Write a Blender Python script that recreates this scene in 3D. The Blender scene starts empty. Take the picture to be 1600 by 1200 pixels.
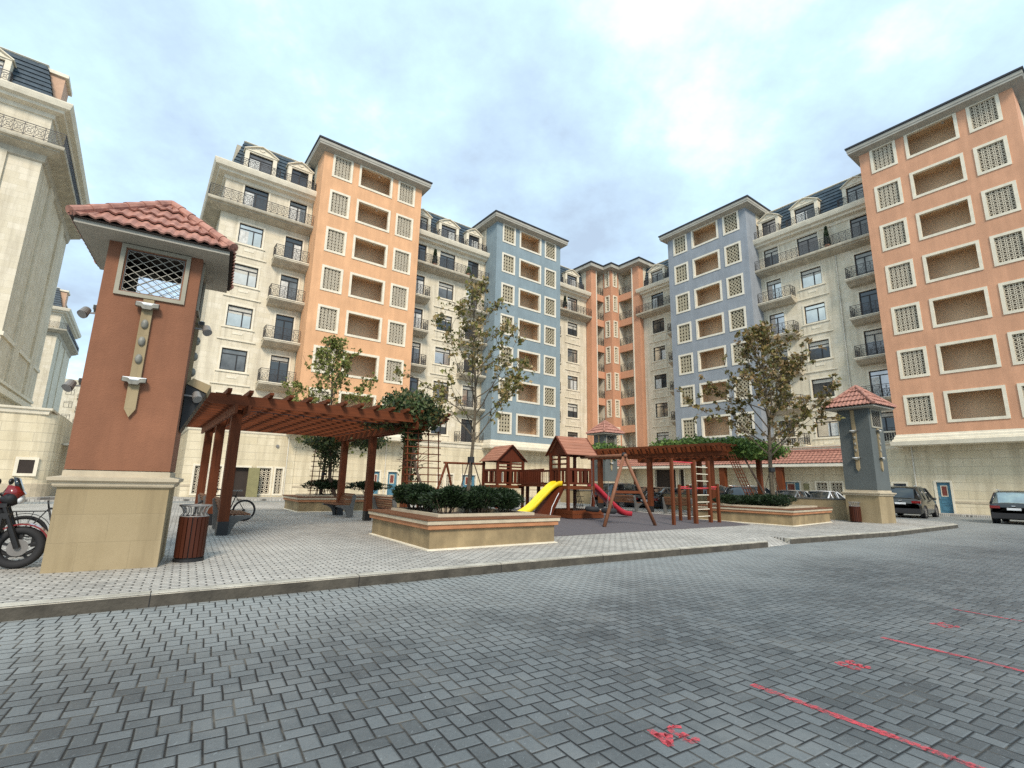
import bpy, math, random
from mathutils import Vector, Matrix
random.seed(7)
PI = math.pi
C = bpy.context.scene.collection
SC = bpy.context.scene
# ------------------------------------------------------------ camera
CAM_H = 1.55
F_PX = 762.04
PT, RL = math.radians(11.4164), math.radians(1.2653)
FW = Vector((0, math.cos(PT), math.sin(PT)))
UP0 = Vector((0, -math.sin(PT), math.cos(PT)))
RT = Vector((1, 0, 0)) * math.cos(RL) + UP0 * math.sin(RL)
UPV = UP0 * math.cos(RL) - Vector((1, 0, 0)) * math.sin(RL)
cam = bpy.data.cameras.new('camera')
cam.sensor_width = 36; cam.lens = F_PX / 1600 * 36
cam.clip_start = 0.05; cam.clip_end = 2000
camo = bpy.data.objects.new('camera', cam); C.objects.link(camo)
m = Matrix((RT, UPV, -FW)).transposed().to_4x4(); m.translation = Vector((0, 0, CAM_H))
camo.matrix_world = m
SC.camera = camo
SC.render.resolution_x = 1024; SC.render.resolution_y = 768
SC.view_settings.view_transform = 'Standard'; SC.view_settings.look = 'None'
SC.view_settings.exposure = 1.2; SC.view_settings.gamma = 1
SC.cycles.use_denoising = False
SC.cycles.use_adaptive_sampling = False
SC.cycles.max_bounces = 5; SC.cycles.diffuse_bounces = 3; SC.cycles.glossy_bounces = 2
SC.cycles.transparent_max_bounces = 6
# ------------------------------------------------------------ node helper
class NT:
    def __init__(s, tree): s.t = tree; s.n = tree.nodes; s.l = tree.links
    def new(s, typ, **kw):
        n = s.n.new(typ)
        for k, v in kw.items(): setattr(n, k, v)
        return n
    def put(s, sock, v):
        if hasattr(v, 'links') or isinstance(v, bpy.types.NodeSocket): s.l.new(v, sock)
        else: sock.default_value = v
    def math(s, op, a, b=None, c=None):
        n = s.new('ShaderNodeMath', operation=op)
        s.put(n.inputs[0], a)
        if b is not None: s.put(n.inputs[1], b)
        if c is not None: s.put(n.inputs[2], c)
        return n.outputs[0]
    def mix(s, f, a, b, mode='MIX'):
        n = s.new('ShaderNodeMix', data_type='RGBA', blend_type=mode)
        s.put(n.inputs[0], f); s.put(n.inputs[6], a); s.put(n.inputs[7], b)
        return n.outputs[2]
    def ramp(s, f, stops, interp='LINEAR'):
        n = s.new('ShaderNodeValToRGB'); n.color_ramp.interpolation = interp
        e = n.color_ramp.elements
        while len(e) < len(stops): e.new(0.5)
        for el, (p, c) in zip(e, stops):
            el.position = p; el.color = (*c, 1) if len(c) == 3 else c
        s.put(n.inputs[0], f); return n.outputs[0]
    def noise(s, vec, scale, detail=3, rough=0.55):
        n = s.new('ShaderNodeTexNoise'); s.put(n.inputs['Vector'], vec)
        n.inputs['Scale'].default_value = scale; n.inputs['Detail'].default_value = detail
        n.inputs['Roughness'].default_value = rough; return n.outputs[0]
    def comb(s, x, y, z=0.0):
        n = s.new('ShaderNodeCombineXYZ'); s.put(n.inputs[0], x); s.put(n.inputs[1], y); s.put(n.inputs[2], z)
        return n.outputs[0]
    def sep(s, v):
        n = s.new('ShaderNodeSeparateXYZ'); s.put(n.inputs[0], v); return n.outputs
def c4(c): return (*c, 1.0)
# ------------------------------------------------------------ sky and sun (bright overcast)
W = bpy.data.worlds.new('World'); SC.world = W; W.use_nodes = True
w = NT(W.node_tree); w.n.clear()
SUN_EL, SUN_ROT = math.radians(40), math.radians(170)
sky = w.new('ShaderNodeTexSky', sky_type='NISHITA'); sky.sun_disc = False
sky.sun_elevation = SUN_EL; sky.sun_rotation = SUN_ROT; sky.air_density = 1.0; sky.dust_density = 1.5
tc = w.new('ShaderNodeTexCoord')
sx, sy, sz = w.sep(tc.outputs['Generated'])
zz = w.math('MAXIMUM', w.math('ADD', sz, 0.34), 0.2)
pv = w.comb(w.math('DIVIDE', sx, zz), w.math('DIVIDE', sy, zz), 0.0)
mp = w.new('ShaderNodeMapping'); w.put(mp.inputs['Vector'], pv); mp.inputs['Location'].default_value = (-1.15, 4.55, 0)
mp.inputs['Scale'].default_value = (1.0, 1.0, 1)
n1 = w.noise(mp.outputs[0], 1.9, 8, 0.60)
n2 = w.noise(mp.outputs[0], 0.55, 2, 0.5)
cl = w.math('ADD', w.math('MULTIPLY', n1, 0.72), w.math('MULTIPLY', n2, 0.28))
cloudc = w.ramp(cl, [(0.39, (0.37, 0.465, 0.585)), (0.47, (0.45, 0.59, 0.73)), (0.53, (0.51, 0.70, 0.84)), (0.59, (0.70, 0.90, 0.97)), (0.66, (1.1, 1.1, 1.07))])
skc = w.new('ShaderNodeVectorMath', operation='SCALE'); w.put(skc.inputs[0], sky.outputs[0]); skc.inputs['Scale'].default_value = 0.09
base = w.mix(0.93, skc.outputs[0], cloudc)
bg = w.new('ShaderNodeBackground'); w.put(bg.inputs[0], base); bg.inputs[1].default_value = 0.67
wo = w.new('ShaderNodeOutputWorld'); w.l.new(bg.outputs[0], wo.inputs[0])
sl = bpy.data.lights.new('sun', 'SUN'); sl.energy = 1.5; sl.angle = math.radians(14); sl.color = (1, 0.90, 0.76)
so = bpy.data.objects.new('sun', sl); C.objects.link(so)
# sun stands behind the camera to the right
sd = Vector((math.sin(SUN_ROT) * math.cos(SUN_EL), math.cos(SUN_ROT) * math.cos(SUN_EL), math.sin(SUN_EL)))
so.rotation_euler = sd.to_track_quat('Z', 'Y').to_euler()
# ------------------------------------------------------------ materials
MATS = {}
def pm(name, col, rough=0.8, metal=0.0, var=0.12, scale=3.0, bump=0.0, bscale=40, col2=None, coat=0.0, spec=0.5, stain=0.0):
    mt = bpy.data.materials.new(name); mt.use_nodes = True
    t = NT(mt.node_tree); b = t.n['Principled BSDF']
    tc = t.new('ShaderNodeTexCoord'); v = tc.outputs['Object']
    n = t.noise(v, scale, 5, 0.6)
    c2 = col2 if col2 else tuple(x * (1 - var) for x in col)
    c1 = tuple(min(1, x * (1 + var * 0.6)) for x in col) if not col2 else col
    c = t.ramp(n, [(0.35, c2), (0.65, c1)])
    if stain > 0:
        mp = t.new('ShaderNodeMapping'); t.put(mp.inputs[0], v); mp.inputs['Scale'].default_value = (1.3, 1.3, 0.16)
        sn = t.noise(mp.outputs[0], 1.6, 6, 0.65)
        f = t.ramp(sn, [(0.42, (stain,) * 3), (0.62, (0, 0, 0))])
        c = t.mix(f, c, c4(tuple(x * 0.55 for x in col)))
    t.put(b.inputs['Base Color'], c)
    b.inputs['Roughness'].default_value = rough; b.inputs['Metallic'].default_value = metal
    b.inputs['Coat Weight'].default_value = coat; b.inputs['Specular IOR Level'].default_value = spec
    if bump > 0:
        bn = t.new('ShaderNodeBump'); bn.inputs['Strength'].default_value = bump; bn.inputs['Distance'].default_value = 0.02
        t.put(bn.inputs['Height'], t.noise(v, bscale, 4, 0.6)); t.l.new(bn.outputs[0], b.inputs['Normal'])
    MATS[name] = mt; return mt
def stone(name, col, bw, bh, joint=0.012, var=0.16, mort=0.72):
    mt = bpy.data.materials.new(name); mt.use_nodes = True
    t = NT(mt.node_tree); b = t.n['Principled BSDF']
    tc = t.new('ShaderNodeTexCoord'); x, y, z = t.sep(tc.outputs['Object'])
    v = t.comb(t.math('ADD', x, y), z, 0.0)
    br = t.new('ShaderNodeTexBrick'); t.put(br.inputs['Vector'], v)
    br.inputs['Scale'].default_value = 1; br.inputs['Brick Width'].default_value = bw; br.inputs['Row Height'].default_value = bh
    br.inputs['Mortar Size'].default_value = joint; br.inputs['Mortar Smooth'].default_value = 0.3; br.inputs['Bias'].default_value = 0
    br.inputs['Color1'].default_value = c4(col); br.inputs['Color2'].default_value = c4(tuple(q * (1 - var) for q in (col[0], col[1] * 0.98, col[2] * 0.92)))
    br.inputs['Mortar'].default_value = c4(tuple(q * mort for q in col))
    n = t.noise(tc.outputs['Object'], 1.1, 6, 0.62)
    c = t.mix(t.ramp(n, [(0.38, (0.55,) * 3), (0.60, (0, 0, 0))]), br.outputs[0], c4((col[0] * 0.80, col[1] * 0.78, col[2] * 0.72)))
    mp = t.new('ShaderNodeMapping'); t.put(mp.inputs[0], tc.outputs['Object']); mp.inputs['Scale'].default_value = (1.5, 1.5, 0.13)
    n3 = t.noise(mp.outputs[0], 1.4, 6, 0.6)
    c = t.mix(t.ramp(n3, [(0.38, (0.6,) * 3), (0.52, (0, 0, 0))]), c, c4((col[0] * 0.62, col[1] * 0.60, col[2] * 0.56)))
    t.put(b.inputs['Base Color'], c); b.inputs['Roughness'].default_value = 0.85
    bn = t.new('ShaderNodeBump'); bn.inputs['Strength'].default_value = 0.35; bn.inputs['Distance'].default_value = 0.02
    t.put(bn.inputs['Height'], t.math('ADD', t.math('MULTIPLY', br.outputs[1], -1.0), t.math('MULTIPLY', t.noise(tc.outputs['Object'], 25, 3), 0.3)))
    t.l.new(bn.outputs[0], b.inputs['Normal'])
    MATS[name] = mt; return mt
def paver(name, ang, cell, col, herring=True, jw=0.06, jcol=0.25, var=0.35, rough=0.6, length=2.0):
    """block paving: 2:1 blocks, herringbone or running bond"""
    mt = bpy.data.materials.new(name); mt.use_nodes = True
    t = NT(mt.node_tree); b = t.n['Principled BSDF']
    tc = t.new('ShaderNodeTexCoord')
    mp = t.new('ShaderNodeMapping'); mp.inputs['Rotation'].default_value = (0, 0, -ang); t.put(mp.inputs[0], tc.outputs['Object'])
    wn = t.noise(tc.outputs['Object'], 1.7, 2)
    x0, y0, _ = t.sep(mp.outputs[0])
    wob = t.math('MULTIPLY', t.math('SUBTRACT', wn, 0.5), 0.02)
    x = t.math('ADD', t.math('DIVIDE', t.math('ADD', x0, wob), cell), 2000.0)
    y = t.math('ADD', t.math('DIVIDE', t.math('SUBTRACT', y0, wob), cell), 2000.0)
    if herring == 'uni':
        Lb = 1.5
        dd = t.math('SUBTRACT', x, y); m_ = t.math('FLOOR', t.math('DIVIDE', dd, 2 * Lb))
        xp = t.math('SUBTRACT', x, t.math('MULTIPLY', m_, Lb)); yp = t.math('ADD', y, t.math('MULTIPLY', m_, Lb))
        n_ = t.math('FLOOR', yp); xx = t.math('SUBTRACT', xp, n_); yy = t.math('SUBTRACT', yp, n_)
        def sel(c, a, b_): return t.math('ADD', t.math('MULTIPLY', c, a), t.math('MULTIPLY', t.math('SUBTRACT', 1.0, c), b_))
        cA = t.math('LESS_THAN', xx, Lb); cB = t.math('LESS_THAN', xx, Lb + 1); cC = t.math('GREATER_THAN', yy, 0.5); cD = t.math('LESS_THAN', xx, Lb + 2)
        def pick(a, b_, c, d, e): return sel(cA, a, sel(cB, b_, sel(cC, sel(cD, c, d), e)))
        S_ = lambda q, k: t.math('SUBTRACT', q, k)
        u = pick(xx, S_(yy, 1 - Lb), S_(yy, 2 - Lb), S_(xx, Lb + 2), S_(xx, Lb + 1))
        vv = pick(yy, S_(xx, Lb), S_(xx, Lb + 1), S_(yy, 0.5), S_(yy, -0.5))
        idx = t.math('ADD', m_, pick(0.0, 300.5, 300.5, 1.0, 1.0)); idy = t.math('ADD', n_, pick(0.0, 1.0, 2.0, 2.0, 1.0))
        L = Lb
    elif herring:
        i = t.math('FLOOR', x); j = t.math('FLOOR', y)
        fx = t.math('FRACT', x); fy = t.math('FRACT', y)
        k = t.math('FLOORED_MODULO', t.math('SUBTRACT', i, j), 4.0)
        k1 = t.math('COMPARE', k, 1.0, 0.1); k2 = t.math('COMPARE', k, 2.0, 0.1)
        ver = t.math('GREATER_THAN', k, 1.5)
        hor = t.math('SUBTRACT', 1.0, ver)
        u = t.math('ADD', t.math('MULTIPLY', hor, t.math('ADD', fx, k1)), t.math('MULTIPLY', ver, t.math('ADD', fy, k2)))
        vv = t.math('ADD', t.math('MULTIPLY', hor, fy), t.math('MULTIPLY', ver, fx))
        idx = t.math('SUBTRACT', i, k1); idy = t.math('SUBTRACT', j, k2)
        L = 2.0
    else:
        j = t.math('FLOOR', y); fy = t.math('FRACT', y)
        xs = t.math('DIVIDE', t.math('ADD', x, t.math('MULTIPLY', t.math('FLOORED_MODULO', j, 2.0), length / 2)), length)
        idx = t.math('FLOOR', xs); idy = j
        u = t.math('MULTIPLY', t.math('FRACT', xs), length); vv = fy; L = length
    du = t.math('MINIMUM', u, t.math('SUBTRACT', L, u)); dv = t.math('MINIMUM', vv, t.math('SUBTRACT', 1.0, vv))
    d = t.math('MINIMUM', du, dv)
    wnn = t.new('ShaderNodeTexWhiteNoise', noise_dimensions='2D'); t.put(wnn.inputs['Vector'], t.comb(idx, idy))
    rnd = wnn.outputs['Value']
    jf = t.new('ShaderNodeMapRange', interpolation_type='SMOOTHSTEP'); t.put(jf.inputs['Value'], d)
    jf.inputs['From Min'].default_value = jw * 0.35; jf.inputs['From Max'].default_value = jw
    lo = tuple(q * (1 - var) for q in col); hi = tuple(min(1, q * (1 + var)) for q in col)
    bc = t.ramp(rnd, [(0.0, lo), (1.0, hi)])
    big = t.noise(tc.outputs['Object'], 0.35, 4, 0.6)
    bc = t.mix(t.ramp(big, [(0.42, (0.0,) * 3), (0.68, (0.55,) * 3)]), bc, c4(tuple(min(1, q * 1.75) for q in col)))
    if herring:   # pale sky sheen towards the kerb, painted into the block colour
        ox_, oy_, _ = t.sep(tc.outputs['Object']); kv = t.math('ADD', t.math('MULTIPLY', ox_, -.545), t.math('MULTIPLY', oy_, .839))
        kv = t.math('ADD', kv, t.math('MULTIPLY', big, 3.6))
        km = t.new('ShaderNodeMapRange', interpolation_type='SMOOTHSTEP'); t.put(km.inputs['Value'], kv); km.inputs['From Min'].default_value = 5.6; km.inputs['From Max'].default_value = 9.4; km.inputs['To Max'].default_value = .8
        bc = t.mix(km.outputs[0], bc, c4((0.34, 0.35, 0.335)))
    sp = t.noise(tc.outputs['Object'], 38, 3, 0.7)
    mps = t.new('ShaderNodeMapping'); mps.inputs['Rotation'].default_value = (0, 0, -ang - .6); mps.inputs['Scale'].default_value = (1, .35, 1); t.put(mps.inputs[0], tc.outputs['Object'])
    scr = t.noise(mps.outputs[0], 55, 2, .5)
    bc = t.mix(t.ramp(scr, [(0.66, (0,) * 3), (0.74, (0.6,) * 3)]), bc, c4(tuple(min(1, q * 2.8) for q in col)))
    bc = t.mix(t.ramp(sp, [(0.60, (0,) * 3), (0.72, (0.45,) * 3)]), bc, c4(tuple(min(1, q * 2.3) for q in col)))
    bc = t.mix(t.ramp(sp, [(0.34, (0.35,) * 3), (0.44, (0,) * 3)]), bc, c4(tuple(q * 0.5 for q in col)))
    if herring:
        pn = t.noise(tc.outputs['Object'], 0.9, 6, 0.65)
        bc = t.mix(t.ramp(pn, [(0.50, (0,) * 3), (0.66, (0.55,) * 3)]), bc, c4((0.19, 0.195, 0.19)))
        bc = t.mix(t.ramp(pn, [(0.34, (0.28,) * 3), (0.44, (0,) * 3)]), bc, c4((0.055, 0.06, 0.062)))
    sand = t.ramp(t.noise(tc.outputs['Object'], 2.3, 4, .6), [(0.5, (0,) * 3), (0.68, (0.7,) * 3)])
    jc = t.mix(sand, c4(tuple(q * jcol for q in col)), c4((0.17, 0.15, 0.12)))
    col_ = t.mix(jf.outputs[0], jc, bc)
    t.put(b.inputs['Base Color'], col_)
    t.put(b.inputs['Roughness'], t.math('ADD', rough - 0.08, t.math('MULTIPLY', sp, 0.25)))
    b.inputs['Specular IOR Level'].default_value = 0.6 if herring else 0.4
    bn = t.new('ShaderNodeBump'); bn.inputs['Strength'].default_value = 0.7; bn.inputs['Distance'].default_value = 0.012
    hh = t.new('ShaderNodeMapRange', interpolation_type='SMOOTHSTEP'); t.put(hh.inputs['Value'], d)
    hh.inputs['From Min'].default_value = 0.0; hh.inputs['From Max'].default_value = jw * 1.8
    tilt = t.math('MULTIPLY', t.math('MULTIPLY', t.math('SUBTRACT', rnd, 0.5), u), 0.35)
    t.put(bn.inputs['Height'], t.math('ADD', t.math('ADD', hh.outputs[0], t.math('MULTIPLY', sp, 0.22)), tilt))
    t.l.new(bn.outputs[0], b.inputs['Normal'])
    MATS[name] = mt; return mt
def leafm(name, cols, rough=0.6):
    mt = bpy.data.materials.new(name); mt.use_nodes = True
    t = NT(mt.node_tree); b = t.n['Principled BSDF']
    g = t.new('ShaderNodeNewGeometry')
    st = [(i / (len(cols) - 1), c) for i, c in enumerate(cols)]
    c = t.ramp(g.outputs['Random Per Island'], st)
    t.put(b.inputs['Base Color'], c); b.inputs['Roughness'].default_value = rough
    tr = t.new('ShaderNodeBsdfTranslucent'); t.put(tr.inputs[0], c)
    mx = t.new('ShaderNodeMixShader'); mx.inputs[0].default_value = 0.25
    t.l.new(b.outputs[0], mx.inputs[1]); t.l.new(tr.outputs[0], mx.inputs[2])
    t.l.new(mx.outputs[0], t.n['Material Output'].inputs[0])
    MATS[name] = mt; return mt
def wood(name, col, axis=0, rough=0.5, var=0.3):
    mt = bpy.data.materials.new(name); mt.use_nodes = True
    t = NT(mt.node_tree); b = t.n['Principled BSDF']
    tc = t.new('ShaderNodeTexCoord'); mp = t.new('ShaderNodeMapping'); t.put(mp.inputs[0], tc.outputs['Object'])
    s = [14, 14, 14]; s[axis] = 1.2; mp.inputs['Scale'].default_value = s
    n = t.noise(mp.outputs[0], 1.3, 5, 0.6)
    g = t.new('ShaderNodeNewGeometry')
    c = t.ramp(n, [(0.3, tuple(q * (1 - var) for q in col)), (0.7, tuple(q * (1 + var * 0.6) for q in col))])
    c = t.mix(t.math('MULTIPLY', g.outputs['Random Per Island'], 0.35), c, c4(tuple(q * 0.55 for q in col)))
    t.put(b.inputs['Base Color'], c); b.inputs['Roughness'].default_value = rough; b.inputs['Specular IOR Level'].default_value = 0.2
    bn = t.new('ShaderNodeBump'); bn.inputs['Strength'].default_value = 0.15; t.put(bn.inputs['Height'], n); t.l.new(bn.outputs[0], b.inputs['Normal'])
    MATS[name] = mt; return mt
M = MATS
pm('orange', (0.75, 0.42, 0.225), 0.9, var=0.10, scale=0.6, bump=0.25, bscale=30, stain=0.26)
pm('salmon', (0.66, 0.345, 0.205), 0.9, var=0.10, scale=0.6, bump=0.25, bscale=30, stain=0.26)
pm('terracotta', (0.58, 0.295, 0.175), 0.9, var=0.08, scale=0.6, bump=0.2, bscale=30, stain=0.15)
pm('blue', (0.24, 0.305, 0.335), 0.9, var=0.10, scale=0.7, bump=0.25, bscale=30, stain=0.2)
pm('greyblue', (0.285, 0.31, 0.34), 0.9, var=0.10, scale=0.7, bump=0.25, bscale=30, stain=0.2)
pm('slateblue', (0.105, 0.118, 0.115), 0.9, var=0.10, scale=1.5, bump=0.5, bscale=60)
pm('rust', (0.265, 0.112, 0.060), 0.92, var=0.16, scale=1.2, bump=0.45, bscale=60, stain=0.3)
pm('trim', (0.78, 0.70, 0.55), 0.75, var=0.10, scale=2, stain=0.12)
pm('trimwhite', (0.74, 0.68, 0.56), 0.7, var=0.07, scale=2, stain=0.10)
pm('slab', (0.54, 0.48, 0.37), 0.85, var=0.14, scale=1.5, stain=0.5)
stone('cream', (0.76, 0.68, 0.54), 0.85, 0.42, 0.006, 0.12)
stone('gfstone', (0.74, 0.645, 0.47), 2.9, 0.55, 0.026, 0.12)
stone('plinth', (0.36, 0.28, 0.165), 0.62, 0.40, 0.005, 0.10, 0.88)
pm('planterstone', (0.32, 0.235, 0.125), 0.85, var=0.28, scale=2.2, stain=0.4)
pm('coping', (0.50, 0.42, 0.30), 0.7, var=0.15, scale=3)
pm('band', (0.42, 0.185, 0.085), 0.8, var=0.16, scale=2.5)
pm('loggia', (0.78, 0.56, 0.36), 0.9, var=0.08, scale=1)
pm('tanback', (0.42, 0.36, 0.22), 0.9, var=0.2, scale=2)
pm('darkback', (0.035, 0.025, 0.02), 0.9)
pm('screenback', (0.17, 0.14, 0.10), 0.9, var=0.3)
pm('blind', (0.55, 0.52, 0.45), 0.7, var=0.15)
pm('lattice', (0.74, 0.65, 0.50), 0.8, var=0.08)
pm('latticetan', (0.44, 0.385, 0.27), 0.8, var=0.15)
pm('slate', (0.040, 0.062, 0.082), 0.55, var=0.35, scale=3, bump=0.4)
pm('roofedge', (0.03, 0.03, 0.035), 0.6)
pm('frame', (0.016, 0.014, 0.014), 0.5)
pm('iron', (0.045, 0.04, 0.04), 0.5)
pm('black', (0.012, 0.012, 0.013), 0.5)
pm('rubber', (0.02, 0.02, 0.022), 0.8)
pm('steel', (0.55, 0.56, 0.57), 0.35, metal=0.8)
pm('bluedoor', (0.075, 0.20, 0.28), 0.5, var=0.2)
pm('glassred', (0.20, 0.055, 0.04), 0.25)
pm('greendoor', (0.23, 0.21, 0.10), 0.6)
pm('tile', (0.47, 0.23, 0.17), 0.75, var=0.20, scale=6, col2=(0.27, 0.12, 0.09))
pm('peach', (0.58, 0.37, 0.25), 0.85, var=0.1)
pm('soffit', (0.38, 0.355, 0.30), 0.8, var=0.14, scale=1.2)
pm('towerframe', (0.34, 0.31, 0.24), 0.8, var=0.1, scale=4)
pm('stud', (0.22, 0.21, 0.175), 0.5, var=0.25, scale=15)
pm('kerbfaceshade', (0.075, 0.065, 0.05), 0.9, var=0.35, scale=4, bump=0.6, bscale=25)  # darker than the kerb top: shade on the front face painted into its colour
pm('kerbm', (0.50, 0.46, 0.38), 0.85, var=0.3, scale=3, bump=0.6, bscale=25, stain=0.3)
pm('softfall', (0.115, 0.098, 0.102), 0.95, var=0.18, scale=20, bump=0.5, bscale=120)
pm('yellow', (0.85, 0.62, 0.02), 0.32, var=0.05)
pm('redplastic', (0.42, 0.025, 0.04), 0.32, var=0.08)
pm('redbar', (0.62, 0.06, 0.07), 0.4)
pm('lampgrey', (0.20, 0.19, 0.18), 0.4)
pm('lampglass', (0.85, 0.87, 0.88), 0.25)
pm('cable', (0.02, 0.02, 0.02), 0.6)
pm('bark', (0.11, 0.085, 0.055), 0.9, var=0.35, scale=12, bump=0.8, bscale=30)
pm('vinebark', (0.10, 0.065, 0.045), 0.9, var=0.35, scale=12)
pm('soil', (0.06, 0.04, 0.03), 0.95)
pm('paintred', (0.66, 0.075, 0.095), 0.7)
pm('carblack', (0.010, 0.010, 0.012), 0.18, coat=0.6)
pm('carbrown', (0.032, 0.030, 0.024), 0.22, coat=0.6)
pm('carwhite', (0.70, 0.71, 0.72), 0.25, coat=0.5)
pm('cargrey', (0.22, 0.23, 0.23), 0.25, coat=0.5, metal=0.3)
pm('cardark', (0.03, 0.035, 0.045), 0.2, coat=0.6)
pm('carglass', (0.012, 0.016, 0.018), 0.08, spec=1.0)
pm('carglasslight', (0.35, 0.42, 0.42), 0.08, metal=0.6)
pm('taillight', (0.20, 0.008, 0.01), 0.2, coat=0.8)
pm('bikered', (0.20, 0.008, 0.008), 0.25, coat=0.7)
pm('concrete', (0.11, 0.11, 0.105), 0.8, var=0.2, scale=8)
pm('pipe', (0.62, 0.57, 0.47), 0.6)
pm('glassA', (0.62, 0.585, 0.54), 0.06, metal=0.85, var=0.2, scale=0.6)
pm('glassB', (0.22, 0.205, 0.19), 0.08, metal=0.7, var=0.4, scale=0.7)
pm('glassC', (0.05, 0.055, 0.06), 0.08, metal=0.2, spec=1.0)
pm('curtain', (0.62, 0.61, 0.57), 0.5, var=0.25, scale=5, spec=0.9)
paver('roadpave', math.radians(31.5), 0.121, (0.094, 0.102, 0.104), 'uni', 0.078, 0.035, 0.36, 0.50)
paver('plazapave', math.radians(33), 0.10, (0.40, 0.372, 0.33), False, 0.15, 0.28, 0.20, 0.75, 2.0)
wood('redwood', (0.145, 0.040, 0.014), 2, 0.65)
wood('redwoodx', (0.155, 0.042, 0.014), 0, 0.65)
wood('redwoody', (0.155, 0.042, 0.014), 1, 0.65)
wood('seatwood', (0.20, 0.085, 0.042), 0, 0.55)
wood('binwood', (0.070, 0.020, 0.010), 2, 0.5)
wood('poleround', (0.26, 0.115, 0.065), 2, 0.5)
wood('playroof', (0.40, 0.175, 0.11), 0, 0.6)
leafm('planeleaf', [(0.05, 0.05, 0.02), (0.13, 0.135, 0.03), (0.22, 0.21, 0.05), (0.32, 0.22, 0.08), (0.42, 0.31, 0.16)])
leafm('planeleafbrown', [(0.06, 0.052, 0.018), (0.13, 0.115, 0.03), (0.21, 0.18, 0.045), (0.26, 0.16, 0.06), (0.38, 0.26, 0.14), (0.10, 0.12, 0.03)])
leafm('planeleafgreen', [(0.06, 0.075, 0.018), (0.14, 0.17, 0.035), (0.24, 0.26, 0.06), (0.33, 0.28, 0.10)])
leafm('yew', [(0.006, 0.014, 0.005), (0.014, 0.032, 0.009), (0.030, 0.060, 0.015)])
leafm('vineleaf', [(0.014, 0.028, 0.010), (0.04, 0.070, 0.022), (0.08, 0.125, 0.035), (0.15, 0.11, 0.04)])
leafm('vinebright', [(0.03, 0.07, 0.012), (0.09, 0.17, 0.03), (0.19, 0.28, 0.06)])
wood('playwood', (0.115, 0.026, 0.010), 2, 0.6)
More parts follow.
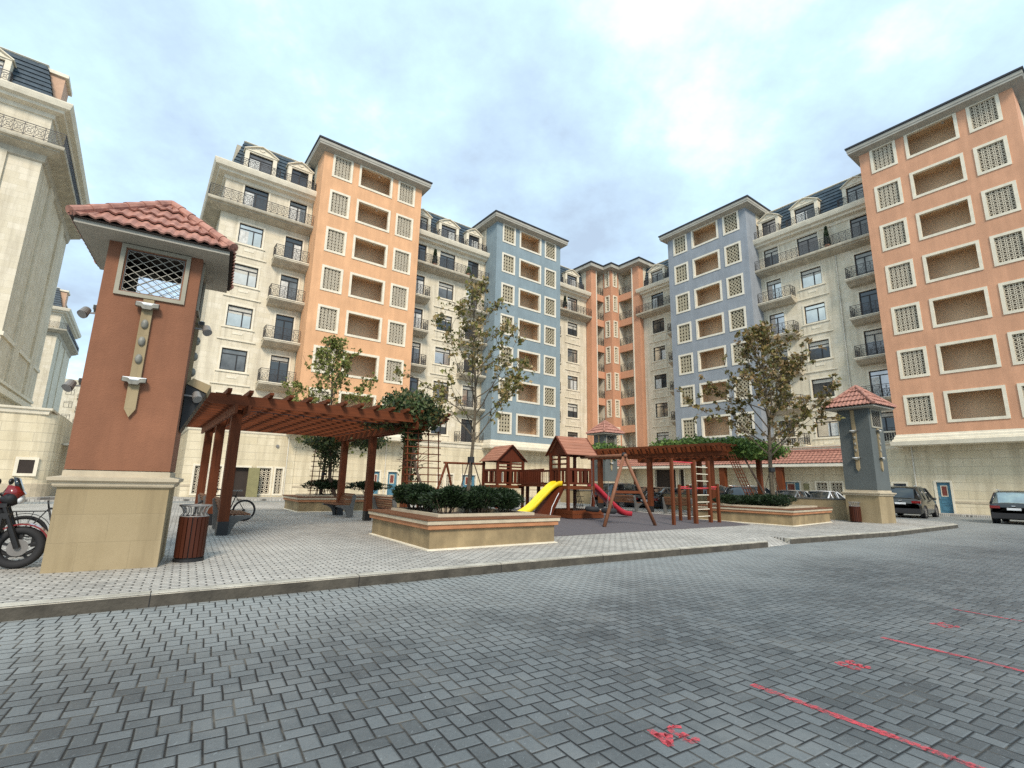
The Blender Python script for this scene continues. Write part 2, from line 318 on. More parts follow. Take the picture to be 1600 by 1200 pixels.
# ------------------------------------------------------------ mesh builder
class MB:
    def __init__(s): s.v = []; s.f = []; s.mi = []; s.cur = 0; s.mats = []
    def mat(s, name):
        if name not in s.mats: s.mats.append(name)
        s.cur = s.mats.index(name); return s
    def add(s, vs, fs):
        o = len(s.v); s.v += [tuple(v) for v in vs]
        for f in fs: s.f.append(tuple(o + i for i in f)); s.mi.append(s.cur)
        return s
    def quad(s, a, b, c, d): return s.add([a, b, c, d], [(0, 1, 2, 3)])
    def box(s, x0, x1, y0, y1, z0, z1):
        v = [(x, y, z) for z in (z0, z1) for y in (y0, y1) for x in (x0, x1)]
        return s.add(v, [(0, 2, 3, 1), (4, 5, 7, 6), (0, 1, 5, 4), (2, 6, 7, 3), (0, 4, 6, 2), (1, 3, 7, 5)])
    def beam(s, p, q, w, h, up=(0, 0, 1)):
        p, q = Vector(p), Vector(q); d = (q - p).normalized(); u = Vector(up)
        if abs(d.dot(u)) > 0.99: u = Vector((0, 1, 0))
        r = d.cross(u).normalized() * (w / 2); u2 = r.cross(d).normalized() * (h / 2)
        v = [a + r * i + u2 * j for a in (p, q) for i, j in ((-1, -1), (1, -1), (1, 1), (-1, 1))]
        return s.add(v, [(0, 1, 2, 3), (7, 6, 5, 4), (0, 4, 5, 1), (1, 5, 6, 2), (2, 6, 7, 3), (3, 7, 4, 0)])
    def cyl(s, p, q, r0, r1=None, n=12, caps=True):
        r1 = r0 if r1 is None else r1
        p, q = Vector(p), Vector(q); d = (q - p).normalized()
        u = d.cross(Vector((0, 0, 1)) if abs(d.z) < 0.95 else Vector((1, 0, 0))).normalized(); w_ = d.cross(u)
        v = []
        for a, r in ((p, r0), (q, r1)):
            for i in range(n):
                t = 2 * PI * i / n; v.append(a + (u * math.cos(t) + w_ * math.sin(t)) * r)
        f = [(i, (i + 1) % n, n + (i + 1) % n, n + i) for i in range(n)]
        if caps: f += [tuple(range(n - 1, -1, -1)), tuple(range(n, 2 * n))]
        return s.add(v, f)
    def tube(s, pts, r, n=8):
        rr = r if isinstance(r, (list, tuple)) else [r] * len(pts)
        pts = [Vector(p) for p in pts]; base = len(s.v); u = None; vs = []
        for i, p in enumerate(pts):
            d = (pts[min(i + 1, len(pts) - 1)] - pts[max(i - 1, 0)]).normalized()
            if u is None: u = d.cross(Vector((0, 0, 1)) if abs(d.z) < 0.9 else Vector((1, 0, 0))).normalized()
            u = (u - d * u.dot(d)).normalized(); w_ = d.cross(u)
            for k in range(n):
                t = 2 * PI * k / n; vs.append(p + (u * math.cos(t) + w_ * math.sin(t)) * rr[i])
        f = [(i * n + k, i * n + (k + 1) % n, (i + 1) * n + (k + 1) % n, (i + 1) * n + k) for i in range(len(pts) - 1) for k in range(n)]
        f += [tuple(range(n - 1, -1, -1)), tuple((len(pts) - 1) * n + k for k in range(n))]
        return s.add(vs, f)
    def torus(s, c, axis, R, r, n=28, m=8):
        c = Vector(c); a = Vector(axis).normalized(); u = a.cross(Vector((0, 0, 1)) if abs(a.z) < 0.9 else Vector((1, 0, 0))).normalized(); w_ = a.cross(u)
        v = []
        for i in range(n):
            t = 2 * PI * i / n; e = u * math.cos(t) + w_ * math.sin(t)
            for k in range(m):
                q = 2 * PI * k / m; v.append(c + e * (R + r * math.cos(q)) + a * (r * math.sin(q)))
        f = [(i * m + k, ((i + 1) % n) * m + k, ((i + 1) % n) * m + (k + 1) % m, i * m + (k + 1) % m) for i in range(n) for k in range(m)]
        return s.add(v, f)
    def ball(s, c, rx, ry=None, rz=None, n=12, m=8):
        ry = rx if ry is None else ry; rz = rx if rz is None else rz; v = []
        for j in range(m + 1):
            p = PI * j / m
            for i in range(n):
                t = 2 * PI * i / n; v.append((c[0] + rx * math.sin(p) * math.cos(t), c[1] + ry * math.sin(p) * math.sin(t), c[2] + rz * math.cos(p)))
        f = [(j * n + i, (j + 1) * n + i, (j + 1) * n + (i + 1) % n, j * n + (i + 1) % n) for j in range(m) for i in range(n)]
        return s.add(v, f)
    def prism(s, poly, z0, z1):
        n = len(poly); v = [(x, y, z0) for x, y in poly] + [(x, y, z1) for x, y in poly]
        return s.add(v, [tuple(range(n - 1, -1, -1)), tuple(range(n, 2 * n))] + [(i, (i + 1) % n, n + (i + 1) % n, n + i) for i in range(n)])
    def extr(s, poly, o, ax, ay, d):
        """polygon in plane (ax, ay) at o, extruded by vector d"""
        o, ax, ay, d = Vector(o), Vector(ax), Vector(ay), Vector(d); n = len(poly)
        a = [o + ax * x + ay * y for x, y in poly]; v = a + [p + d for p in a]
        return s.add(v, [tuple(range(n - 1, -1, -1)), tuple(range(n, 2 * n))] + [(i, (i + 1) % n, n + (i + 1) % n, n + i) for i in range(n)])
    def sweep(s, path, prof, closed=False, cap=True):
        """profile (out, z) swept along xy path; outward is to the right of travel"""
        n = len(path); P_ = [Vector((p[0], p[1])) for p in path]; offs = []
        for i in range(n):
            def nrm(a, b):
                d = (b - a).normalized(); return Vector((d.y, -d.x))
            ns = []
            if i > 0 or closed: ns.append(nrm(P_[i - 1], P_[i]))
            if i < n - 1 or closed: ns.append(nrm(P_[i], P_[(i + 1) % n]))
            if len(ns) == 2:
                b = (ns[0] + ns[1]); b = b / max(0.2, (1 + ns[0].dot(ns[1])))
            else: b = ns[0]
            offs.append(b)
        m_ = len(prof); v = []
        for p, o in zip(P_, offs):
            for out, z in prof: v.append((p.x + o.x * out, p.y + o.y * out, z))
        f = []
        for i in range(n if closed else n - 1):
            j = (i + 1) % n
            for k in range(m_ - 1): f.append((i * m_ + k, j * m_ + k, j * m_ + k + 1, i * m_ + k + 1))
        if cap and not closed: f += [tuple(range(m_)), tuple((n - 1) * m_ + k for k in range(m_ - 1, -1, -1))]
        return s.add(v, f)
    def wall(s, x0, x1, z0, z1, holes, y=0.0, depth=0.2, jamb=None):
        """front wall in xz-plane facing -y with holes (xa,xb,za,zb) and reveals"""
        xs = sorted({x0, x1} | {min(max(h, x0), x1) for o in holes for h in o[:2]}); zs = sorted({z0, z1} | {min(max(h, z0), z1) for o in holes for h in o[2:4]})
        c0 = s.cur
        for a, b in zip(xs, xs[1:]):
            for c, d in zip(zs, zs[1:]):
                mx, mz = (a + b) / 2, (c + d) / 2
                if not any(h[0] < mx < h[1] and h[2] < mz < h[3] for h in holes):
                    s.quad((a, y, c), (b, y, c), (b, y, d), (a, y, d))
        if jamb: s.mat(jamb)
        for h in holes:
            a, b, c, d = h[:4]; Y = y + depth
            s.quad((a, y, c), (a, Y, c), (a, Y, d), (a, y, d)); s.quad((b, y, c), (b, y, d), (b, Y, d), (b, Y, c))
            s.quad((a, y, c), (b, y, c), (b, Y, c), (a, Y, c)); s.quad((a, y, d), (a, Y, d), (b, Y, d), (b, y, d))
        s.cur = c0; return s
    def mesh(s, name, smooth=False):
        me = bpy.data.meshes.new(name); me.from_pydata(s.v, [], s.f)
        for n in s.mats: me.materials.append(M[n])
        if s.mats: me.polygons.foreach_set('material_index', s.mi)
        if smooth: me.polygons.foreach_set('use_smooth', [True] * len(me.polygons))
        me.update(); return me
def obj(name, mb, parent=None, smooth=False, loc=None, rz=0.0, mat=None):
    me = mb if isinstance(mb, bpy.types.Mesh) else (mb.mesh(name, smooth) if not mat else (setattr(mb, 'mats', mb.mats or [mat]) or mb.mesh(name, smooth)))
    o = bpy.data.objects.new(name, me); C.objects.link(o)
    if parent: o.parent = parent
    if loc: o.location = loc
    o.rotation_euler[2] = rz; return o
def N(mat): return MB().mat(mat)
def tag(o, label, cat, group=None, kind=None):
    o['label'] = label; o['category'] = cat
    if group: o['group'] = group
    if kind: o['kind'] = kind
    return o
def thing(name, label, cat, loc=(0, 0, 0), rz=0.0, group=None):
    o = bpy.data.objects.new(name, None); C.objects.link(o); o.location = loc; o.rotation_euler[2] = rz
    o.empty_display_size = 0.3
    return tag(o, label, cat, group)
def copy_tree(o, parent=None):
    c = o.copy(); C.objects.link(c)
    if parent: c.parent = parent
    for ch in list(o.children): copy_tree(ch, c)
    return c
def dup(o, loc, rz, label, scale=None):
    c = copy_tree(o); c.location = loc; c.rotation_euler[2] = rz; c['label'] = label
    if scale: c.scale = (scale,) * 3 if not isinstance(scale, tuple) else scale
    return c
def struct(name, mb, smooth=False):
    o = obj(name, mb, smooth=smooth); o['kind'] = 'structure'; return o
AA, BB = math.radians(36.967), math.radians(-54.113)
def wf(ang, c, d):  # point of a wing frame: c along the facade, d away from the camera
    return Vector((math.cos(ang) * c - math.sin(ang) * d, math.sin(ang) * c + math.cos(ang) * d, 0))
def pxz(x, y, z):   # world point at height z seen at photo pixel (x, y)
    r = FW + RT * ((x - 800) / F_PX) + UPV * ((600 - y) / F_PX); t = (z - CAM_H) / r.z
    return Vector((r.x * t, r.y * t, z))
# ============================================================ GROUND
def A2(c, d): p = wf(AA, c, d); return (p.x, p.y)
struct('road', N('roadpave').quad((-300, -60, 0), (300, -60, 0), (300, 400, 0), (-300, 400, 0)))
front = [(-24.0, -6.6), (-15.4, -0.95), (-5.3, 5.53), (0.92, 9.73), (6.95, 13.62)]
second = [(8.05, 14.50), (13.5, 17.72), (19.2, 21.85), (20.0, 22.45), (20.5, 23.2), (20.7, 24.3)]
east = [(20.0, 25.8), (9.5, 40.2), (6.0, 45.0)]
backl = [A2(26, 31.0), A2(-25, 30.0)]
cutp = [(6.5, 14.25), (7.8, 15.15)]
plz = front + cutp + second + east + backl
struct('plaza', N('plazapave').add([(x, y, 0.15) for x, y in plz], [tuple(range(len(plz)))]))
# the dropped kerb: a short sloping apron between the two kerbs
ap = N('plazapave').add([(6.95, 13.62, 0.004), (8.05, 14.5, 0.004), (7.8, 15.15, 0.151), (6.5, 14.25, 0.151), (6.95, 13.62, .151), (8.05, 14.5, .151)], [(0, 1, 2, 3), (0, 3, 4), (1, 5, 2)])
struct('kerb_ramp', ap)
kp = [(0.0, 0.0), (0.0, 0.135), (-0.02, 0.156), (-0.17, 0.156), (-0.17, 0.10)]
def kerbm_(p): return N('kerbfaceshade').sweep(p, kp[:2], cap=False).mat('kerbm').sweep(p, kp[1:] + [(-.17, 0)])
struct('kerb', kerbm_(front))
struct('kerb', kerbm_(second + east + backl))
jm = N('black')
for seg in (front, second):
    for (xa, ya), (xb, yb) in zip(seg, seg[1:]):
        L = math.hypot(xb - xa, yb - ya); n = int(L / 1.9) or 1
        for i in range(n):
            t = (i + 0.5) / n; x, y = xa + (xb - xa) * t, ya + (yb - ya) * t; a = math.atan2(yb - ya, xb - xa)
            c, s_ = math.cos(a), math.sin(a)
            P3 = lambda u, o, z: (x + c * u - s_ * o, y + s_ * u + c * o, z)
            jm.add([P3(-.005, -.003, 0), P3(.005, -.003, 0), P3(.005, -.003, .137), P3(-.005, -.003, .137), P3(-.005, .018, .1585), P3(.005, .018, .1585), P3(-.005, .165, .1585), P3(.005, .165, .1585)],
                   [(0, 1, 2, 3), (3, 2, 5, 4), (4, 5, 7, 6)])
struct('kerb_joint', jm)
# far pavements in front of the buildings
for ang, c0, c1, d0, d1 in ((AA, -60, 45.5, 36.6, 41.6), (BB, -46, 30, 43.2, 47)):
    q = [wf(ang, c0, d0), wf(ang, c1, d0), wf(ang, c1, d1), wf(ang, c0, d1)]
    o = struct('pavement', N('plazapave').add([(p.x, p.y, z) for z in (0.0, 0.12) for p in q], [(4, 5, 6, 7), (0, 1, 5, 4), (1, 2, 6, 5), (3, 0, 4, 7)]))
# rubber play surface
rub = [pxz(x, y, .16) for x, y in ((846, 839), (1172.5, 820), (1120, 812), (986, 799))]
rub += [Vector((1.0, 28.5, .16)), Vector((-2.6, 21.0, .16))]
mb = N('softfall').add([(p.x, p.y, 0.168) for p in rub] + [(p.x, p.y, 0.14) for p in rub], [tuple(range(6))] + [(i, (i + 1) % 6, 6 + (i + 1) % 6, 6 + i) for i in range(6)])
struct('play_surface', mb)
# ============================================================ FACADE PARTS
MESH = {}
def shared(key, fn):
    if key not in MESH: MESH[key] = fn()
    return MESH[key]
def lattice(w, h, n, thick=0.022, mat='lattice', ro=.42, ri=.30, bw=.12):
    """pierced screen: rings on a grid tied by diagonal bars"""
    b = N(mat); s = w / n; m_ = max(1, round(h / s)); sz_ = h / m_
    for i in range(n):
        for j in range(m_):
            cx, cz = -w / 2 + s * (i + .5), sz_ * (j + .5)
            R, r = s * ro, s * ri; K = 8
            v = []
            for kk in range(K):
                t = 2 * PI * (kk + .5) / K
                for rr in (R, r): v += [(cx + rr * math.cos(t), 0, cz + rr * math.sin(t) * sz_ / s), (cx + rr * math.cos(t), thick, cz + rr * math.sin(t) * sz_ / s)]
            f = []
            for kk in range(K):
                a, c = kk * 4, ((kk + 1) % K) * 4
                f += [(a, c, c + 2, a + 2), (a + 2, c + 2, c + 3, a + 3), (a, a + 1, c + 1, c)]
            b.add(v, f)
            for sx_, sz2 in ((1, 1), (-1, 1), (1, -1), (-1, -1)):
                q = 0.7071
                p0 = Vector((cx + R * q * sx_ * .92, thick / 2, cz + R * q * sz2 * .92)); p1 = Vector((cx + s / 2 * sx_, thick / 2, cz + sz_ / 2 * sz2))
                b.beam(p0, p1, s * bw, thick, up=(0, 1, 0))
            b.box(cx - s / 2, cx - R * .9, 0, thick, cz - s * bw / 2, cz + s * bw / 2); b.box(cx + R * .9, cx + s / 2, 0, thick, cz - s * bw / 2, cz + s * bw / 2)
    return b.mesh('grille')
def frame_rect(b, xa, xb, za, zb, t, y0, y1):
    b.box(xa, xb, y0, y1, zb - t, zb); b.box(xa, xb, y0, y1, za, za + t)
    b.box(xa, xa + t, y0, y1, za + t, zb - t); b.box(xb - t, xb, y0, y1, za + t, zb - t); return b
def win_frame(w, h, door):
    b = N('frame'); frame_rect(b, -w / 2, w / 2, 0, h, .07, .10, .17)
    tz = h - .42; b.box(-w / 2 + .07, w / 2 - .07, .10, .17, tz, tz + .07)
    mx = w * (.12 if not door else 0.0); b.box(mx - .04, mx + .04, .095, .172, .07, tz); return b.mesh('frame')
def win_pane(w, h, mat):
    def f():
        b = N(mat); tz = h - .42; mx = 0.05 * w
        b.quad((-w / 2 + .03, .14, .03), (w / 2 - .03, .14, .03), (w / 2 - .03, .14, h - .03), (-w / 2 + .03, .14, h - .03)); return b.mesh('pane')
    return shared(('pane', w, h, mat), f)
def add_window(par, x, z, w, h, y=0.0, door=False, pick=None):
    wn = obj('window' if not door else 'balcony_door', shared(('wf', w, h, door), lambda: win_frame(w, h, door)), par, loc=(x, y, z))
    g = pick or random.choice(['glassA', 'glassA', 'glassB', 'glassB', 'glassC', 'glassC'])
    obj('pane', win_pane(w, h, g), wn)
    if random.random() < .35:
        bh = random.uniform(.25, .9); obj('blind', N('blind').quad((-w / 2 + .08, .134, h - .08 - bh), (w / 2 - .08, .134, h - .08 - bh), (w / 2 - .08, .134, h - .08), (-w / 2 + .08, .134, h - .08)), wn)
    elif random.random() < .65:
        cw = random.uniform(.3, .6) * w; x0 = random.choice([-w / 2 + .08, w / 2 - .08 - cw])
        cb = N('curtain'); nn = 7
        cb.add([(x0 + cw * i / nn, .133 + .004 * (i % 2), z_) for i in range(nn + 1) for z_ in (.08, h - .5)], [(2 * i, 2 * i + 2, 2 * i + 3, 2 * i + 1) for i in range(nn)])
        obj('curtain', cb, wn)
    return wn
def rail_run(b, pts, z, h=1.0):
    """wrought-iron railing along xy points: posts, rails, scrollwork"""
    for (xa, ya), (xb, yb) in zip(pts, pts[1:]):
        L = math.hypot(xb - xa, yb - ya)
        if L < .05: continue
        d = Vector((xb - xa, yb - ya, 0)) / L; P = lambda t, zz: Vector((xa, ya, z + zz)) + d * t
        b.beam(P(0, h), P(L, h), .045, .035); b.beam(P(0, .10), P(L, .10), .03, .03); b.beam(P(0, h - .14), P(L, h - .14), .022, .022)
        n = max(1, round(L / .48)); s = L / n
        for i in range(n + 1):
            b.beam(P(i * s, 0), P(i * s, h), .032 if i % 2 == 0 else .024, .032)
        for i in range(n):
            c = (i + .5) * s; K = 8; R = min(s * .42, .24)
            for R_, z0 in ((R, .46), (R * .45, .46)):
                for k_ in range(K):
                    a, e = 2 * PI * k_ / K, 2 * PI * (k_ + 1) / K
                    b.beam(P(c + R_ * math.cos(a), z0 + R_ * 1.25 * math.sin(a)), P(c + R_ * math.cos(e), z0 + R_ * 1.25 * math.sin(e)), .02, .02)
            for sg in (-1, 1):
                b.beam(P(c - s * .46 * sg, .12), P(c - .02 * sg, .44), .02, .02); b.beam(P(c + s * .46 * sg, .82), P(c + .02 * sg, .5), .02, .02)
    return b
def balcony(par, x0, x1, z, dep, walled=(False, False), y=0.0):
    """slab with stepped underside and its iron railing; walled = side closed by a tower"""
    b = N('slab'); pr = [(0, z - .50), (.06, z - .50), (dep * .42, z - .44), (dep * .80, z - .22), (dep * .86, z - .22), (dep, z - .12), (dep, z), (0, z)]
    b.extr(pr, (x0, y, 0), (0, -1, 0), (0, 0, 1), (x1 - x0, 0, 0))
    b.mat('trim').box(x0 - .03, x1 + .03, y - dep - .03, y, z + .003, z + .07)
    s = obj('balcony', b, par)
    q = dep - .07; pts = [(x0 + .06, y - q), (x1 - .06, y - q)]
    if not walled[0]: pts = [(x0 + .06, y)] + pts
    if not walled[1]: pts = pts + [(x1 - .06, y)]
    obj('railing', rail_run(N('iron'), pts, z + .07), s); return s
CORN = [(0, 24.45), (.10, 24.5), (.16, 24.75), (.55, 24.85), (.60, 25.0), (.85, 25.1), (.92, 25.28), (.97, 25.45), (.97, 25.52), (.2, 25.56), (0, 25.56)]
SLABP = [(0, 21.72), (.10, 21.72), (.82, 21.93), (.82, 21.99), (1.02, 22.05), (1.05, 22.14), (1.05, 22.26), (0, 22.26)]
ROWZ = [5.25 + 3.4 * k for k in range(5)]
def pediment(par, xc, w):
    """dormer: cheeks, sloped sides, pediment, window and guard rail"""
    wo_, hw = w / 2, w / 2 + .30
    b = N('trim')
    for sg in (-1, 1):
        xi, xo = sg * wo_, sg * (hw)
        b.extr([(xi, 25.55), (xo + sg * .12, 25.55), (xo, 26.3), (xo, 27.65), (xi, 27.65)][::sg], (0, .0, 0), (1, 0, 0), (0, 0, 1), (0, 1.6, 0))
    b.box(-wo_, wo_, 0.02, 1.6, 27.48, 27.65)
    b.extr([(-hw - .02, 27.652), (hw + .02, 27.652), (hw * .45, 28.02), (0, 28.22), (-hw * .45, 28.02)], (0, .02, 0), (1, 0, 0), (0, 0, 1), (0, 1.7, 0))
    for pa, pb in (((-hw - .1, 27.64), (-hw * .45, 28.06)), ((-hw * .45, 28.06), (0, 28.26)), ((0, 28.26), (hw * .45, 28.06)), ((hw * .45, 28.06), (hw + .1, 27.64))):
        b.beam((pa[0], .75, pa[1]), (pb[0], .75, pb[1]), 1.75, .07, up=(0, 0, 1))
    b.box(-hw - .05, hw + .05, -.05, .02, 27.60, 27.68)
    for sg in (-1, 1): b.beam((0, -.01, 27.84), (sg * .2, -.01, 27.95), .05, .05)
    d = obj('dormer', b, par, loc=(xc, 0, 0))
    add_window(d, 0, 25.62, w - .02, 1.88, .06, True)
    rb = N('iron'); e = .62; x_ = hw + .25
    rail_run(rb, [(-x_, -.18), (-x_, -e), (x_, -e), (x_, -.18)], 25.55, .86); obj('railing', rb, d)
    return d
def mansard(par, path, dormers=True, top=28.8, name='mansard_roof'):
    prof = []; n = 9
    for i in range(n):
        z0, z1 = 25.5 + (top - 25.5) * i / n, 25.5 + (top - 25.5) * (i + 1) / n
        f = lambda z: -(0.20 + 0.85 * ((z - 25.5) / 3.3) ** 1.0)
        prof += [(f(z0) + .12, z0), (f(z1) + .05, z1 - .003)]
        if i < n - 1: prof += [(f(z1) + .0, z1)]
    b = N('slate').sweep(path, prof + [(-1.10, top + .02)])
    b.mat('trim').sweep(path, [(-1.0, top), (-.92, top + .06), (-.98, top + .12), (-1.3, top + .12)])
    return obj(name, b, par)
GZ = 4.85
def gf_wall(par, x0, x1, y, holes, left=None, right=None, top=GZ):
    b = N('gfstone').wall(x0, x1, 0, top, holes, y, .3, 'trim')
    b.mat('gfstone')
    if left is not None: b.quad((x0, y, 0), (x0, y, top), (x0, left, top), (x0, left, 0))
    if right is not None: b.quad((x1, y, 0), (x1, right, 0), (x1, right, top), (x1, y, top))
    b.mat('coping'); b.box(x0, x1, y - .035, y - .002, 0, .12)
    xs = [h for h in sorted(holes)]
    cur = x0
    for h in xs + [(x1, x1, 0, 0)]:
        if h[0] - cur > .15: b.box(cur, h[0] - .12, y - .03, y - .003, .82, .95)
        cur = max(cur, h[1] + .12)
    for h in holes: frame_rect(b.mat('trim'), h[0] - .13, h[1] + .13, max(0, h[2] - .13) if h[2] > .2 else -.13, h[3] + .13, .13, y - .04, y + .05)
    return obj('ground_floor_wall', b, par)
def door(par, x, y, w=.98, h=2.1, mat='bluedoor', z=.12):
    b = N(mat).box(-w / 2, w / 2, .12, .17, 0, h)
    for za, zb in ((.15, .55), (.65, .95)):
        frame_rect(b, -w * .32, w * .32, za, zb, .04, .10, .12)
    d = obj('door', b, par, loc=(x, y, z))
    f = N('lattice'); frame_rect(f, -w * .25, w * .25, 1.12, 1.88, .05, .095, .118); obj('window_frame', f, d)
    obj('pane', N('glassred').box(-w * .2, w * .2, .10, .115, 1.17, 1.83), d)
    obj('handle', N('steel').box(-w * .42, -w * .36, .07, .12, .98, 1.12), d); return d
def gf_grille(par, xa, xb, za, zb, y):
    w_, h_ = xb - xa, zb - za
    g = obj('grille', shared(('gl', round(w_, 1), round(h_, 1)), lambda: lattice(w_, h_, max(2, round(w_ / .27)))), par, loc=((xa + xb) / 2, y + .1, za))
    obj('backing', N('darkback').quad((-w_ / 2, .2, 0), (w_ / 2, .2, 0), (w_ / 2, .2, h_), (-w_ / 2, .2, h_)), g)
# ============================================================ CREAM BLOCKS
def surround(wn, kd):
    def f():
        b = N('trim')
        if kd == 'W':
            frame_rect(b, -.99, .99, -.13, 1.79, .13, -.035, .002)
            b.mat('cream').box(-1.06, 1.06, -.022, -.002, -1.0, -.135)
            b.mat('trim').box(-1.12, 1.12, -.10, -.002, -.16, -.08)
            b.box(-1.30, 1.30, -.09, -.001, -1.10, -1.01); b.box(-.34, .34, -.05, -.023, -.60, -.42)
        else:
            w_, h_ = (.68, 2.33) if kd == 'D' else (float(kd[1:]) / 2, 2.22)
            frame_rect(b, -w_ - .12, w_ + .12, -.12, h_ + .12, .12, -.035, .002)
        return b.mesh('window_surround')
    obj('window_surround', shared(('sr', kd), f), wn)
def cream_block(name, label, ang, d, x0, x1, bays, gy, gholes=(), path=None, long_x=None, rows=5, group=None, depth=12, gx=None, balus=()):
    o = wf(ang, 0, d); t = thing(name, label, 'building', o, ang, group)
    holes = []
    for xc, ty, *r in bays:
        for z in ROWZ:
            if ty == 'W': holes.append((xc - .85, xc + .85, z + .68, z + 2.33))
            else: holes.append((xc - .68, xc + .68, z + .02, z + 2.35))
        w_ = .88 if ty == 'W' else .68
        holes.append((xc - w_, xc + w_, 22.28, 24.50))
    b = N('cream').wall(x0, x1, GZ, 24.6, holes, 0, .16)
    path = path or [(x0, 0), (x1, 0)]
    if path[0][1] > 0: b.quad((x0, 0, GZ), (x0, 0, 24.6), (x0, path[0][1], 24.6), (x0, path[0][1], GZ))
    if path[-1][1] > 0: b.quad((x1, 0, GZ), (x1, path[-1][1], GZ), (x1, path[-1][1], 24.6), (x1, 0, 24.6))
    b.mat('slab').box(x0 + .5, x1 - .5, 1.7, depth, 24.7, 28.78)      # attic core behind the mansard
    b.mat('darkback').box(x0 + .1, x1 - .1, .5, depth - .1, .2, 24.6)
    obj('wall', b, t)
    obj('cornice', N('trim').sweep(path, CORN), t)
    lp = long_x if long_x else path
    lb = obj('long_balcony', N('slab').sweep(lp, SLABP), t)
    pts = []
    mb_ = MB().mat('iron'); # railing follows the slab edge
    n = len(lp); offp = []
    for i, p in enumerate(lp):
        q = []
        for a, c in ((i - 1, i), (i, i + 1)):
            if 0 <= a and c < n:
                dd = Vector((lp[c][0] - lp[a][0], lp[c][1] - lp[a][1])).normalized(); q.append(Vector((dd.y, -dd.x)))
        nn = q[0] if len(q) == 1 else (q[0] + q[1]) / (1 + q[0].dot(q[1]))
        offp.append((p[0] + nn.x * .97, p[1] + nn.y * .97))
    rail_run(mb_, offp, 22.28, .92); obj('railing', mb_, lb)
    mansard(t, path)
    for xc, ty, *r in bays:
        for k_, z in enumerate(ROWZ):
            if ty == 'W':
                surround(add_window(t, xc, z + .68, 1.7, 1.65), 'W')
            else: surround(add_window(t, xc, z + .02, 1.36, 2.33, 0, True), 'D')
        w_ = 1.76 if ty == 'W' else 1.36
        surround(add_window(t, xc, 22.28, w_, 2.22, 0, True), 'L%g' % w_)
        if r and r[0]:
            for z in ROWZ[1:] if r[0][2:] else ROWZ: balcony(t, r[0][0], r[0][1], z - .05, 1.02, r[1] if len(r) > 1 else (False, False))
        pediment(t, xc + (0 if len(r) < 3 else r[2]), w_)
    # podium ledge on the ground floor and the ground floor itself
    pp = gx or [(x0, gy), (x1, gy)]
    obj('podium_ledge', N('trim').sweep(pp, [(-.4, 4.62), (0, 4.62), (.06, 4.7), (.10, 4.98), (.22, 5.03), (.24, 5.14), (-.9, 5.15)]), t)
    if balus:
        bb = N('trim')
        for xa, xb in balus:
            bb.box(xa, xb, gy - .1, gy + .1, 5.90, 6.02); bb.box(xa, xb, gy - .12, gy + .12, 5.14, 5.22)
            nb = int((xb - xa) / .17)
            for i in range(nb + 1):
                x = xa + (xb - xa) * i / nb; bb.cyl((x, gy, 5.2), (x, gy, 5.92), .05, .035, 6, False)
        obj('balustrade', bb, t)
    gf_wall(t, pp[0][0] if len(pp) == 2 else pp[1][0], x1, gy, list(gholes), left=(path[0][1] if path[0][1] > 0 else None), right=(path[-1][1] if path[-1][1] > 0 else None), top=4.66)
    return t
